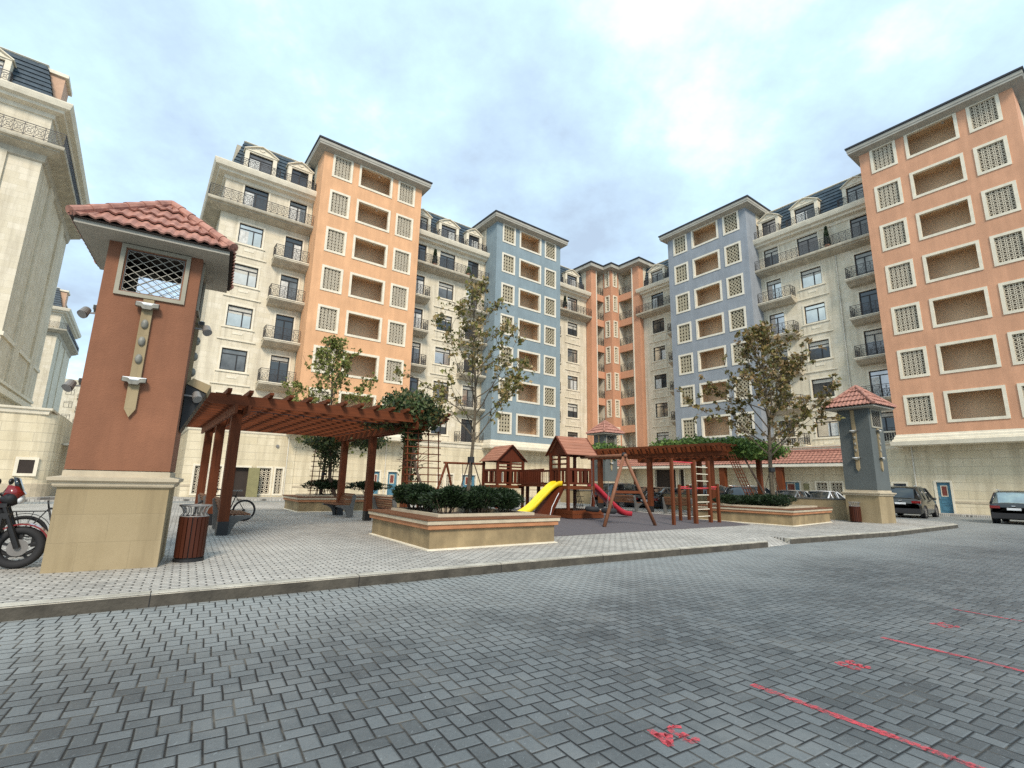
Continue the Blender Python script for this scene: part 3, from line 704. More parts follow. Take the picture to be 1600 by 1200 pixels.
def tower_block(name, label, ang, d, x0, mat, gmat, gy, back='darkback', gholes=(), nl=4, group='stair towers along the facades'):
    t = thing(name, label, 'building', wf(ang, x0, d), ang, group)
    Wd = 9.07; TOP = 28.9; Z0 = 5.2
    cols = [(.73, 2.46), (3.02, 6.13), (6.66, 8.38)]
    holes = []
    for k_ in range(7):
        z = 6.26 + 3.4 * k_
        for a, b_ in cols: holes.append((a + .17, b_ - .17, z + .17, z + 2.19 - .17))
    b = N(mat).wall(0, Wd, Z0, TOP, holes, 0, .25, 'trim')
    b.mat(mat)
    b.quad((0, 0, Z0), (0, 0, TOP), (0, 2.0, TOP), (0, 2.0, Z0)); b.quad((Wd, 0, Z0), (Wd, 2.0, Z0), (Wd, 2.0, TOP), (Wd, 0, TOP))
    b.mat('cream').box(.03, Wd - .03, 2.0, 9, Z0, TOP)
    obj('wall', b, t)
    for k_ in range(7):
        z = 6.26 + 3.4 * k_
        for ci, (a, b_) in enumerate(cols):
            h = 2.19; w_ = b_ - a
            if ci == 1:
                f = frame_rect(N('trimwhite' if 'blue' in mat else 'trim'), -w_ / 2, w_ / 2, 0, h, .19, -.05, .03)
                lo = obj('loggia', f, t, loc=((a + b_) / 2, 0, z))
                r = N('loggia'); xa, xb, za, zb, D = -w_ / 2 - .25, w_ / 2 + .25, -.6, h + .18, 1.7
                r.quad((xa, D, za), (xb, D, za), (xb, D, zb), (xa, D, zb)); r.quad((xa, .25, za), (xa, D, za), (xa, D, zb), (xa, .25, zb)); r.quad((xb, .25, za), (xb, .25, zb), (xb, D, zb), (xb, D, za))
                r.quad((xa, .25, zb), (xa, D, zb), (xb, D, zb), (xb, .25, zb)); r.quad((xa, .25, za), (xb, .25, za), (xb, D, za), (xa, D, za))
                obj('loggia_room', r, lo); 
                obj('ceiling_lamp', N('lampglass').cyl((w_ * .2, 1.0, zb - .07), (w_ * .2, 1.0, zb - .005), .09, .11, 8), lo)
            else:
                g = obj('screen_window', frame_rect(N('trimwhite' if 'blue' in mat else 'trim'), -w_ / 2, w_ / 2, 0, h, .19, -.05, .03), t, loc=((a + b_) / 2, 0, z))
                gw, gh = w_ - .34, h - .34
                obj('grille', shared(('g', nl), lambda: lattice(gw, gh, 5) if nl != 3 else lattice(gw, gh, 4, .03, 'latticetan', .49, .29, .34)), g, loc=(0, .06, .17))
                obj('backing', N('screenback').quad((-gw / 2 - .02, .22, .15), (gw / 2 + .02, .22, .15), (gw / 2 + .02, .22, h - .15), (-gw / 2 - .02, .22, h - .15)), g)
    # eaves and hipped roof
    P_ = [(0, 9), (0, 0), (Wd, 0), (Wd, 9)]
    e = N('soffit').sweep(P_, [(0, 28.72), (.55, 28.9), (.60, 28.92), (.60, 29.05), (.64, 29.10), (.64, 29.33), (0, 29.35)])
    e.mat('roofedge').sweep(P_, [(0, 29.35), (.66, 29.34), (.72, 29.38), (.72, 29.50), (.66, 29.54), (-1, 30.2)])
    obj('eaves', e, t)
    r = N('tile'); q = .6
    r.add([(-q, -q, 29.45), (Wd + q, -q, 29.45), (Wd + q, 9, 29.45), (-q, 9, 29.45), (Wd / 2, Wd / 2 - .2, 31.6), (Wd / 2, 9, 31.6)], [(0, 1, 4), (1, 2, 5, 4), (3, 0, 4, 5)])
    obj('roof', r, t)
    c = N('trim').sweep([(-.02, 3), (-.02, -.02), (Wd + .02, -.02), (Wd + .02, 3)], [(-1.4, 4.78), (.28, 4.78), (.30, 4.80), (.34, 5.08), (.22, 5.10), (.20, 5.22), (.12, 5.26), (.10, 5.42), (.03, 5.48), (0, 5.60), (-.3, 5.6)])
    obj('base_cornice', c, t)
    gf_wall(t, 0, Wd, gy, list(gholes), top=4.86)
    return t
GYA = 40.2
# ---- wing A (left)
H = lambda a, b_, z0=.12, z1=2.22: (a, b_, z0, z1)
c1 = cream_block('cream_apartment_house', 'cream slate-roofed apartment house at the left end of the row, left of the orange tower', AA, 41.25, 2.5, 9.05,
    [(4.72, 'W'), (7.92, 'D', (6.42, 9.05), (False, True), -.15)], GYA - 41.25,
    [(3.19, 3.90, .35, 2.22), (4.12, 4.79, .35, 2.22), (5.55, 6.55, .12, 2.2), (7.14, 8.0, .35, 2.2), (8.32, 8.80, .35, 2.2)],
    path=[(2.5, 14), (2.5, 0), (9.05, 0)], gx=[(2.5, 14), (2.5, GYA - 41.25), (9.05, GYA - 41.25)])
for a, b_ in ((3.19, 3.90), (4.12, 4.79), (7.14, 8.0), (8.32, 8.80)): gf_grille(c1, a, b_, .35, 2.2, GYA - 41.25)
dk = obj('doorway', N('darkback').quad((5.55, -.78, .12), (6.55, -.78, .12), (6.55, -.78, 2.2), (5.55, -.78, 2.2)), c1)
obj('open_door_leaf', N('greendoor').box(-.02, .02, -.9, 0, 0, 2.06), c1, loc=(6.52, GYA - 41.25, .13), rz=.75)
obj('drainpipe', N('pipe').cyl((9.0, GYA - 41.33, .1), (9.0, GYA - 41.33, 4.7), .05, n=8), c1)
obj('wall_lamp', N('lampgrey').cyl((8.25, GYA - 41.25, 3.85), (8.25, GYA - 41.36, 3.85), .13, .10, 12), c1)
t1 = tower_block('orange_tower', 'bright orange stair tower with pierced screens, nearest on the left row', AA, 39.05, 9.05, 'orange', 'gfstone', GYA - 39.05, gholes=[H(15.9 - 9.05, 16.45 - 9.05), H(17.2 - 9.05, 18.05 - 9.05)])
door(t1, 16.17 - 9.05, GYA - 39.05, .55); door(t1, 17.62 - 9.05, GYA - 39.05, .85)
obj('drainpipe', N('pipe').cyl((16.85 - 9.05, GYA - 39.13, .1), (16.85 - 9.05, GYA - 39.13, 4.8), .05, n=8), t1)
obj('pilaster', N('gfstone').box(.0, .5, GYA - 39.13, GYA - 39.05 + .1, 0, 4.77), t1)
c2 = cream_block('cream_apartment_house', 'cream slate-roofed apartment house between the orange tower and the bright blue tower', AA, 41.25, 18.12, 26.97,
    [(19.35, 'D', (18.12, 20.25), (True, False), 0), (22.45, 'W'), (25.55, 'D', (24.1, 26.97), (False, True), 0)], GYA - 41.25,
    [(22.0, 22.6, .9, 2.15), (22.9, 23.6, .9, 2.15), (24.6, 26.1, .12, 2.15)])
for a, b_ in ((22.0, 22.6), (22.9, 23.6)): gf_grille(c2, a, b_, .9, 2.15, GYA - 41.25)
door(c2, 25.35, GYA - 41.25, 1.4)
obj('meter_box', N('greendoor').box(18.75, 19.2, GYA - 41.35, GYA - 41.25, 1.5, 2.0), c2)
t2 = tower_block('blue_tower', 'bright blue stair tower at the inner end of the left row, behind the playground', AA, 39.05, 26.97, 'blue', 'gfstone', GYA - 39.05, nl=3)
c3 = cream_block('cream_apartment_house', 'narrow cream apartment house between the bright blue tower and the corner tower', AA, 41.9, 36.04, 43.15,
    [(37.35, 'D', (36.04, 37.95), (True, False), 0), (40.75, 'W')], GYA - 41.25)
# ---- wing B (right)
GYB = 45.1
t3 = tower_block('greyblue_tower', 'dull grey-blue stair tower at the inner end of the right row', BB, 44.0, -31.25, 'greyblue', 'gfstone', GYB - 44.0, nl=3)
t4 = tower_block('salmon_tower', 'salmon pink stair tower nearest on the right, cut by the edge of the photo', BB, 44.0, -12.4, 'salmon', 'gfstone', GYB - 44.0, nl=6, gholes=[H(1.62, 2.38)])
door(t4, 2.0, GYB - 44.0, .76)
c4b = cream_block('cream_apartment_house', 'narrow cream apartment house between the corner tower and the grey-blue tower', BB, 46.9, -37.6, -31.25,
    [(-35.1, 'W'), (-32.2, 'D', (-33.2, -31.25), (False, True), 0)], GYB - 46.9, [(-35.0, -32.3, .12, 3.3), (-31.9, -31.3, .12, 3.3)], balus=[(-33.3, -31.3)])
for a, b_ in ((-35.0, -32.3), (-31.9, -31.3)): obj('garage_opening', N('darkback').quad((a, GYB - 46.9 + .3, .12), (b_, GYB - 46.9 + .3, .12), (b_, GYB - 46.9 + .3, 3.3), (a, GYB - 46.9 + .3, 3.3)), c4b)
c5 = cream_block('cream_apartment_house', 'wide cream apartment house between the grey-blue tower and the salmon tower', BB, 46.0, -22.18, -12.4,
    [(-21.0, 'D', (-22.18, -19.1), (True, False), 0), (-17.7, 'W'), (-13.55, 'D', (-14.75, -12.4), (False, True), 0)], GYB - 46.0,
    [(-21.4, -19.95, .12, 2.1), (-18.6, -17.8, .5, 2.1), (-17.5, -16.7, .5, 2.1), (-13.3, -12.5, .12, 2.1)], balus=[(-21.9, -19.2), (-14.9, -12.45)])
for a, b_ in ((-18.6, -17.8), (-17.5, -16.7)): gf_grille(c5, a, b_, .5, 2.1, GYB - 46.0)
door(c5, -20.7, GYB - 46.0, 1.35); obj('garage_door', N('cardark').box(-13.3, -12.5, GYB - 45.85, GYB - 45.8, .12, 2.1), c5)
obj('drainpipe', N('pipe').cyl((-15.6, -.08, 5.2), (-15.6, -.08, 21.7), .055, n=8), c5)
obj('drainpipe', N('pipe').cyl((-11.9, GYB - 46.08, .1), (-11.9, GYB - 46.08, 4.9), .055, n=8), c5)
obj('meter_box', N('greendoor').box(-19.6, -19.2, GYB - 46.1, GYB - 46.0, 1.5, 2.0), c5)
# ============================================================ CORNER TOWER
ct = thing('corner_tower', 'terracotta orange corner tower with balcony recesses where the two rows meet', 'building', wf(AA, 0, 0), AA)
CZ = 28.9
PL = [(43.2, 44.0), (43.2, 41.0), (45.45, 41.0), (45.45, 39.65), (46.9, 39.65), (46.9, 36.4), (49.6, 36.4)]
def pier(b, x0, x1, y0, y1, z0=0.0, z1=CZ): b.box(x0, x1, y0, y1, z0, z1)
b = N('terracotta')
pier(b, 43.2, 44.1, 41.0, 41.9); pier(b, 46.9, 47.8, 36.4, 37.45)
b.mat('cream').box(43.21, 44.09, 41.9, 44.5, 0, CZ); b.box(47.8, 50.2, 36.42, 37.4, 0, CZ)
b.mat('cream').box(44.1, 45.45, 42.5, 42.6, 0, CZ); b.box(48.3, 48.9, 37.40, 42.55, 0, CZ); b.box(45.50, 48.3, 41.1, 42.45, 0, CZ); b.box(46.95, 48.35, 39.68, 41.1, 0, CZ)
b.mat('slab').prism([(44.0, 42.6), (44.0, 41.3), (45.5, 41.3), (45.5, 39.9), (47.1, 39.9), (47.1, 36.6), (49.0, 36.6), (49.0, 42.6)], 28.70, 28.95)
obj('pier', b, ct)
for k_ in range(8):
    z = 5.25 + 3.4 * (k_ - 1)
    obj('balcony_floor', N('terracotta').box(44.1, 45.45, 41.0, 41.2, z - .85, z + .02).mat('loggia').box(44.1, 45.45, 41.195, 42.5, z - .45, z - .02), ct)
    obj('balcony_floor', N('terracotta').box(46.9, 47.1, 37.45, 39.65, z - .85, z + .02).mat('loggia').box(47.095, 48.3, 37.45, 39.65, z - .45, z - .02), ct)
# box with narrow screen windows on its two faces
bx = N('terracotta')
hl = [(-.88, -.42, 6.26 + 3.4 * k_ + .15, 6.26 + 3.4 * k_ + 2.05) for k_ in range(7)]
o_ = [( -1.35, 0)]
bl = N('terracotta').wall(-1.35, 0, 0, CZ, [(-.90, -.42) + h[2:] for h in hl], 0, .2, 'trim')
lo = obj('screen_bay', bl, ct, loc=(45.45, 39.65, 0), rz=-PI / 2)
br = N('terracotta').wall(0, 1.45, 0, CZ, [(.48, .98) + h[2:] for h in hl], 0, .2, 'trim')
ro = obj('screen_bay', br, ct, loc=(45.45, 39.65, 0))
for par, xa, xb in ((lo, -.90, -.42), (ro, .48, .98)):
    for h in hl:
        tb = N('trim'); gb = N('lattice'); kb = N('tanback')
        frame_rect(tb, xa - .16, xb + .16, h[2] - .16, h[3] + .16, .16, -.04, .02)
        n_ = 6
        for i in range(n_): 
            zc = h[2] + (h[3] - h[2]) * (i + .5) / n_
            gb.torus(((xa + xb) / 2, .08, zc), (0, 1, 0), .14, .035, 8, 4)
            gb.box(xa, xb, .06, .10, zc - .17, zc - .14)
        kb.quad((xa, .15, h[2]), (xb, .15, h[2]), (xb, .15, h[3]), (xa, .15, h[3]))
        tw_ = obj('window_frame', tb, par); obj('backing', kb, par); obj('grille', gb, par)
for k_ in range(7):
    z = 5.25 + 3.4 * k_
    rb = rail_run(N('iron'), [(44.1, 41.06), (45.43, 41.06)], z, .95); obj('railing', rb, ct)
    rb = rail_run(N('iron'), [(46.96, 39.6), (46.96, 37.5)], z, .95); obj('railing', rb, ct)
    dw = obj('balcony_door', win_pane(.7, 2.1, 'glassC' if k_ % 2 else 'glassB'), ct, loc=(48.15, 38.1, z), rz=-PI / 2)
    dw = obj('balcony_door', win_pane(.6, 2.1, 'glassC'), ct, loc=(44.5, 42.35, z))
tr_ = N('trimwhite').box(44.08, 44.2, 40.94, 41.1, 0, CZ); tr_.box(46.84, 47.0, 37.35, 37.5, 0, CZ); obj('corner_trim', tr_, ct)
e = N('soffit').sweep(PL, [(-.3, 28.70), (0, 28.72), (.55, 28.9), (.60, 28.92), (.60, 29.33), (-.3, 29.35)])
e.mat('roofedge').sweep(PL, [(-.3, 29.35), (.66, 29.34), (.70, 29.38), (.70, 29.50), (.6, 29.54), (-1.5, 30.0)])
obj('eaves', e, ct)
# ============================================================ LEFT BUILDINGS
def left_house(name, label, c, d, depth):
    t = thing(name, label, 'building', wf(AA, c, d), AA)
    path = [(-26, 0), (0, 0), (0, depth)]
    hol = []
    for xc in (-3.9, -8.4, -12.9, -17.4): hol.append((xc - .8, xc + .8, 22.28, 24.5))
    b = N('cream').wall(-26, 0, 5.3, 24.6, hol, 0, .16); b.quad((0, 0, 5.3), (0, depth, 5.3), (0, depth, 24.6), (0, 0, 24.6))
    b.box(-3.6, -1.6, -.14, -.002, 7.2, 21.6); b.box(-8.5, -6.3, -.14, -.002, 7.2, 21.6)
    for y_ in (3.4, 9.6): b.box(.002, .12, y_, y_ + 1.6, 7.2, 21.6)
    b.mat('trim')
    for za, zb, ou in ((6.3, 6.55, .30), (6.55, 6.75, .2), (7.0, 7.2, .12), (9.6, 9.85, .10)):
        b.sweep(path, [(0, za), (ou, za), (ou, zb), (0, zb)])
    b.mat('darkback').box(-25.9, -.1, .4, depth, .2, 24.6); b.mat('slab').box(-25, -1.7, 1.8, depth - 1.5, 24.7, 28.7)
    obj('wall', b, t)
    obj('cornice', N('trim').sweep(path, CORN), t); mansard(t, path)
    lb = obj('long_balcony', N('slab').sweep(path, [(0, 21.2), (.12, 21.3), (.2, 21.72), (.82, 21.93), (.82, 21.99), (1.02, 22.05), (1.05, 22.14), (1.05, 22.26), (0, 22.26)]), t)
    obj('railing', rail_run(N('iron'), [(-26, -.97), (.97, -.97), (.97, depth)], 22.28, .92), lb)
    for xc in (-3.9, -8.4, -12.9, -17.4): add_window(t, xc, 22.28, 1.6, 2.22, 0, True)
    for xc in (-3.55, -8.4, -12.9): pediment(t, xc, 1.7)
    # side dormer seen end-on
    sdm = N('peach').box(-.95, -.05, 1.2, 3.0, 26.0, 28.5); sdm.mat('trim').box(-1.1, .12, 1.05, 3.15, 28.5, 28.75); obj('side_dormer', sdm, t)
    # ground floor, wider, with a rounded corner
    gp = [(-26, -1.05)]; R = 1.0; gx = 3.55
    gp += [(gx - R + R * math.sin(a), -1.05 + R - R * math.cos(a)) for a in [PI / 2 * i / 6 for i in range(7)]] + [(gx, depth)]
    g = N('gfstone').sweep(gp, [(0, 0), (0, 5.0)], cap=False)
    g.mat('trim').sweep([(-26, -1.05), (2.85, -1.05), (2.85, depth)], [(0, 4.9), (.10, 4.95), (.14, 5.15), (.24, 5.2), (.26, 5.32), (-1.5, 5.34), (-4, 5.36)])
    g.mat('coping').sweep(gp, [(0, .1), (.05, .1), (.05, .85), (0, .9)], cap=False)
    obj('ground_floor_wall', g, t)
    wn = frame_rect(N('trim'), -.50, .50, -.55, .55, .16, -.06, .02); w_ = obj('window', wn, t, loc=(2.45, -1.06, 1.85))
    obj('pane', N('darkback').quad((-.4, -.012, -.42), (.4, -.012, -.42), (.4, -.012, .42), (-.4, -.012, .42)), w_)
    return t
l1 = left_house('corner_house', 'tall cream stone house filling the left edge, behind the motorbike', -7.6, 41.25, 14.2)
l2 = left_house('corner_house', 'farther cream slate-roofed house seen between left edge house and brick-red tower', -12.0, 96.0, 17.5)
# glass entrance canopy on the side of the first one
cn = N('trimwhite').box(0, 3.2, 0, .12, 0, .12); cn.box(0, .1, 0, 4, 0, .1); cn.box(3.1, 3.2, 0, 4, 0, .1)
for i in range(8): cn.box(.1, 3.1, .45 * i + .2, .45 * i + .26, .02, .08)
cn.mat('glassB').box(.05, 3.15, .1, 4, .10, .13)
obj('entrance_canopy', cn, l1, loc=(3.56, 1.5, 3.3))
fb = thing('distant_apartment_house', 'distant cream apartment house with small balconies seen in the gap beside the near tower', 'building', (-120, 125, 0), math.radians(44))
b = N('cream').box(-14, 26, 0, 12, 0, 26); obj('wall', b, fb)
for i in range(14):
    for k_ in range(7):
        x = -12.5 + i * 2.75
        if i % 3 == 1 and k_ > 0: balcony(fb, x - 1.2, x + 1.2, 1.2 + 3.4 * k_ - .4, .9)
        add_window(fb, x, 1.4 + 3.4 * k_, 1.7, 1.65, -.12)
# ============================================================ TILED ROOFS
def tile_face(b, A, B, D, Cc, course=.30, wave=.165, lip=.032):
    """tiled slope: eave A-B, top edge D-Cc (A under D); visible wavy courses with a lip"""
    A, B, D, Cc = map(Vector, (A, B, D, Cc)); e = (B - A).normalized()
    nrm = e.cross(((D + Cc) / 2 - (A + B) / 2)).normalized()
    if nrm.z < 0: nrm = -nrm
    L = ((D + Cc) / 2 - (A + B) / 2).length; n = max(2, round(L / course))
    for i in range(n):
        s0, s1 = i / n, min(1, (i + 1.12) / n)
        rows = []
        for s_, lift in ((s0, lip), (s1, 0.004)):
            a, c = A.lerp(D, s_), B.lerp(Cc, s_); rows.append((a, c, lift))
        (a0, c0, l0), (a1, c1, l1_) = rows
        W0 = (c0 - a0).length; m_ = max(2, int(W0 / (wave / 4)))
        v = []
        for k in range(m_ + 1):
            t = k / m_; p0 = a0.lerp(c0, t); ph = (p0 - A).dot(e) / wave * 2 * PI
            hgt = .022 * math.sin(ph) + (.006 if (i % 2) else 0)
            x = (p0 - A).dot(e); xa, xc = (a1 - A).dot(e), (c1 - A).dot(e)
            x1_ = min(max(x, xa), xc); p1 = a1.lerp(c1, (x1_ - xa) / (xc - xa)) if xc - xa > 1e-4 else a1
            v += [p0 + nrm * (l0 + hgt), p1 + nrm * (l1_ + hgt * .9), p0 + nrm * (l0 + hgt - .03)]
        b.add(v, [(3 * k, 3 * k + 3, 3 * k + 4, 3 * k + 1) for k in range(m_)] + [(3 * k + 2, 3 * k + 5, 3 * k + 3, 3 * k) for k in range(m_)])
    return b
def ridge(b, p, q, r=.055, n=5):
    p, q = Vector(p), Vector(q)
    for i in range(n):
        a, c = p.lerp(q, i / n), p.lerp(q, (i + 1.08) / n) if i < n - 1 else q
        b.cyl(a, c, r * 1.12, r * .92, 10)
def strip(ox, za, zs):
    xm = .655; st = N('plinth').extr([(xm - .072, za - .04), (xm + .072, za - .04), (xm + .072, 2.40 * zs), (xm, 2.27 * zs), (xm - .072, 2.40 * zs)][::-1], (0, -.045, 0), (1, 0, 0), (0, 0, 1), (0, .055, 0))
    so_ = obj('ornament_strip', st, ox)
    for zq in (3.79, 3.50, 3.21):
        obj('stud', N('stud').ball((xm, -.05, zq * zs), .05, .05, .08, 12, 8), so_, True)
    for zq in (4.10, 2.86):
        lb_ = N('stud'); lb_.extr([(-.15, .03), (-.07, .022), (-.05, -.02), (.05, -.02), (.07, .022), (.15, .03), (.15, -.035), (.08, -.04), (.055, -.075), (-.055, -.075), (-.08, -.04), (-.15, -.035)][::-1], (xm, -.13, zq * zs), (1, 0, 0), (0, 0, 1), (0, .10, 0))
        lb_.mat('lampglass').cyl((xm - .152, -.09, zq * zs + .012), (xm + .152, -.09, zq * zs + .012), .030, n=10); lb_.mat('black').box(xm - .158, xm - .147, -.12, -.05, zq * zs - .03, zq * zs + .03); lb_.box(xm + .147, xm + .158, -.12, -.05, zq * zs - .03, zq * zs + .03)
        obj('wall_light', lb_, so_)
def lamp_tower(label, loc, rz, body, zs=1.0, floods=True, nowin=(), group='small tiled ventilation towers around the courtyard'):
    t = thing('ventilation_tower', label, 'tower', loc, rz, group); w_ = 1.31
    P_ = [(0, 0), (w_, 0), (w_, w_), (0, w_)]
    cen = [(x, y) for x, y in P_]
    b = N('plinth').sweep(cen, [(-.0, 0), (.02, 0), (.02, 1.19), (-.01, 1.2)], closed=True)
    b.mat('coping').sweep(cen, [(.02, 1.19), (.06, 1.20), (.075, 1.22), (.08, 1.26), (.13, 1.29), (.135, 1.335), (.0, 1.36), (.0, 1.43), (-.04, 1.45), (-.3, 1.45)], closed=True)
    obj('base', b, t)
    Z1 = 5.16 * zs; wa, wb, za, zb = .20, 1.11, 4.25 * zs, 5.08 * zs
    for k_ in range(4):
        s = N(body).wall(.01, w_ - .01, 1.45, Z1, [] if k_ in nowin else [(wa + .06, wb - .06, za + .06, zb - .06)], .01, .10, 'darkback')
        s.mat('black').wall(.10, w_ - .10, za - .3, Z1, [(wa, wb, za, zb)], .115, .02)
        ox = obj('shaft_side', s, t, loc=((0, 0, 0), (w_, 0, 0), (w_, w_, 0), (0, w_, 0))[k_], rz=k_ * PI / 2)
        strip(ox, za if k_ not in nowin else Z1 - .05, zs)
        if k_ in nowin: continue
        f = frame_rect(N('towerframe'), wa - .02, wb + .02, za - .02, zb + .02, .06, -.025, .05); frame_rect(f.mat('lampgrey'), wa + .05, wb - .05, za + .05, zb - .05, .022, .03, .07)
        fw = obj('window_frame', f, ox)
        g = N('soffit'); s_ = .125; x0, x1, z0, z1 = wa + .06, wb - .06, za + .06, zb - .06
        for sg in (1, -1):
            kk = -10
            while kk < 16:
                # line x*sg*.72 + z = const, clipped to the opening
                c_ = (z0 + kk * s_) ; pts = []
                for x in (x0, x1):
                    z = c_ + sg * .72 * (x - (x0 if sg > 0 else x1)) * 1.0
                    pts.append((x, z))
                (xa, z_a), (xb, z_b) = pts
                if z_a > z_b: xa, z_a, xb, z_b = xb, z_b, xa, z_a
                if z_b > z0 and z_a < z1:
                    if z_a < z0: r_ = (z0 - z_a) / (z_b - z_a); xa, z_a = xa + (xb - xa) * r_, z0
                    if z_b > z1: r_ = (z1 - z_a) / (z_b - z_a); xb, z_b = xa + (xb - xa) * r_, z1
                    if abs(xa - xb) > .01: g.beam((xa, .045 + .006 * sg, z_a), (xb, .045 + .006 * sg, z_b), .009, .008, up=(0, 1, 0))
                kk += 1
        obj('lattice_grille', g, fw)
    e = .375; Zs = Z1 - .02
    q = [(-e, -e), (w_ + e, -e), (w_ + e, w_ + e), (-e, w_ + e)]
    sf = N('soffit').sweep([(0, 0), (w_, 0), (w_, w_), (0, w_)], [(-.05, Zs - .03), (e - .02, Zs), (e, Zs), (e, Zs + .07), (e - .05, Zs + .08)], closed=True)
    obj('soffit', sf, t)
    zr, za_ = Zs + .08, Zs + 1.12
    ap_ = Vector((w_ / 2, w_ / 2, za_)); rf = N('tile'); e2 = e + .05
    cs = [Vector((-e2, -e2, zr)), Vector((w_ + e2, -e2, zr)), Vector((w_ + e2, w_ + e2, zr)), Vector((-e2, w_ + e2, zr))]
    for i in range(4): tile_face(rf, cs[i], cs[(i + 1) % 4], ap_ + (cs[i] - ap_) * .02, ap_ + (cs[(i + 1) % 4] - ap_) * .02, .33, .17, .055)
    rf.mat('darkback').add([c - Vector((0, 0, .015)) for c in cs] + [ap_ - Vector((0, 0, .06))], [(0, 1, 4), (1, 2, 4), (2, 3, 4), (3, 0, 4), (3, 2, 1, 0)])
    ro_ = obj('roof', rf, t)
    hp = N('tile')
    for c in cs: ridge(hp, c + Vector((0, 0, .05)), ap_ + Vector((0, 0, .04)), .075, 6)
    hp.ball((ap_.x, ap_.y, ap_.z + .03), .09, .09, .06, 10, 6); obj('hip_tiles', hp, ro_)
    if floods:
        for x_, sx_ in ((0, -1), (w_, 1)):
            for z_ in (3.95, 2.75):
                fl = N('lampgrey')
                fl.beam((x_, .35, z_), (x_ + sx_ * .16, .35, z_ - .01), .025, .025)
                fl.cyl((x_ + sx_ * .20, .30, z_ - .06), (x_ + sx_ * .17, .38, z_ + .05), .075, .06, 14)
                fl.cyl((x_ + sx_ * .20, .295, z_ - .065), (x_ + sx_ * .203, .29, z_ - .07), .068, .068, 14)
                obj('floodlight', fl, t)
    return t
nt = lamp_tower('large brick-red tower with pink tiled roof and stone base, close on the left', (-6.57, 7.30, .15), math.radians(30.8), 'rust')
hb = N('black').extr([(1.315, 2.96), (1.62, 2.82), (1.315, 2.14)], (0, .45, 0), (1, 0, 0), (0, 0, 1), (0, .6, 0))
hb.mat('plinth').extr([(1.316, 2.965), (1.40, 3.07), (1.68, 2.97), (1.63, 2.825)], (0, .42, 0), (1, 0, 0), (0, 0, 1), (0, .66, 0))
obj('service_hatch', hb, nt)
lamp_tower('slate-blue tower with a pink tiled roof beside the parked black cars on the right', (16.2 - 1.31 * .515, 21.9 + 1.31 * .857, .12), math.radians(-59), 'slateblue', floods=False, nowin=(0, 2))
lamp_tower('small distant tiled tower standing behind the playhouse and the right pergola', (6.75, 39.8, .35), math.radians(-59), 'slateblue', floods=False, nowin=(0, 2))
# ============================================================ AWNING AND PARAPET
aw = thing('tiled_canopy', 'long low canopy of pink roof tiles at the foot of the right row', 'canopy', wf(BB, 0, 0), BB)
rf = N('tile'); tile_face(rf, (-43.0, 43.3, 3.62), (-14.5, 43.3, 3.62), (-43.0, 45.05, 4.70), (-14.5, 45.05, 4.70), .42, .30, .05)
obj('roof', rf, aw)
obj('fascia', N('trimwhite').box(-43.0, -14.5, 43.33, 43.43, 3.36, 3.60).box(-43, -14.5, 43.43, 45.05, 3.36, 3.42), aw)
obj('ridge_tiles', N('tile').cyl((-43, 45.0, 4.74), (-14.5, 45.0, 4.74), .12, n=8), aw)
for xc in (-26.1, -20.85, -41.8): obj('pillar', N('redwood').box(xc - .26, xc + .26, 43.5, 44.0, 0, 3.36), aw)
gp_ = thing('garage_front', 'dark garage entrance in a cream wall where the two rows meet, behind the right pergola', 'garage', wf(BB, 0, 0), BB)
obj('wall', N('gfstone').wall(-46.5, -37.6, 0, 4.7, [(-43.6, -41.9, .12, 3.3), (-41.6, -40.6, .12, 3.3)], 44.6, .4, 'trim'), gp_)
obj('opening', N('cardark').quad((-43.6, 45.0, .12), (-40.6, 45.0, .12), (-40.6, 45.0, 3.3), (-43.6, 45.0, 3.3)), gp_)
p0, p1 = Vector((16.0, 23.35, 0)), Vector((4.0, 38.6, 0)); L = (p1 - p0).length; an = math.atan2(p1.y - p0.y, p1.x - p0.x)
pw = thing('parapet_wall', 'low beige parapet with a grey cap running behind the planter from the slate-blue tower', 'wall', p0, an)
obj('wall', N('plinth').box(0, L, -.12, .12, .1, 1.08), pw); obj('coping', N('concrete').box(-.02, L, -.15, .15, 1.083, 1.14), pw)
# ============================================================ FURNITURE
def bin_(label, loc, rz=0, s=1.0, group='slatted litter bins'):
    t = thing('litter_bin', label, 'bin', loc, rz, group)
    R = .195
    b = N('binwood'); n = 20
    for i in range(n):
        a = 2 * PI * i / n; c_, s_ = math.cos(a), math.sin(a); hw = .026
        v = []
        for z in (.07, .72):
            for dr in (0, .022):
                for dt in (-hw, hw): v.append(((R + dr) * c_ - dt * s_, (R + dr) * s_ + dt * c_, z))
        b.add(v, [(0, 1, 5, 4), (2, 6, 7, 3), (0, 4, 6, 2), (1, 3, 7, 5), (4, 5, 7, 6), (0, 2, 3, 1)])
    obj('slats', b, t); obj('liner', N('black').cyl((0, 0, .05), (0, 0, .70), R - .005, n=20), t)
    obj('base_ring', N('black').cyl((0, 0, 0), (0, 0, .05), R + .03, n=24), t)
    f = N('lampgrey'); f.torus((0, 0, .90), (0, 0, 1), R + .035, .014, 28, 6); f.torus((0, 0, .725), (0, 0, 1), R + .01, .012, 28, 6)
    for i in range(14):
        a = 2 * PI * i / 14; c_, s_ = math.cos(a), math.sin(a)
        f.tube([((R + .01) * c_, (R + .01) * s_, .72), ((R - .03) * c_, (R - .03) * s_, .78), ((R - .01) * c_, (R - .01) * s_, .85), ((R + .035) * c_, (R + .035) * s_, .90)], .010, 5)
    obj('rim', f, t); return t
bn0 = bin_('litter bin with brown wooden slats beside the base of the near brick-red tower', (-5.36, 8.62, .15))
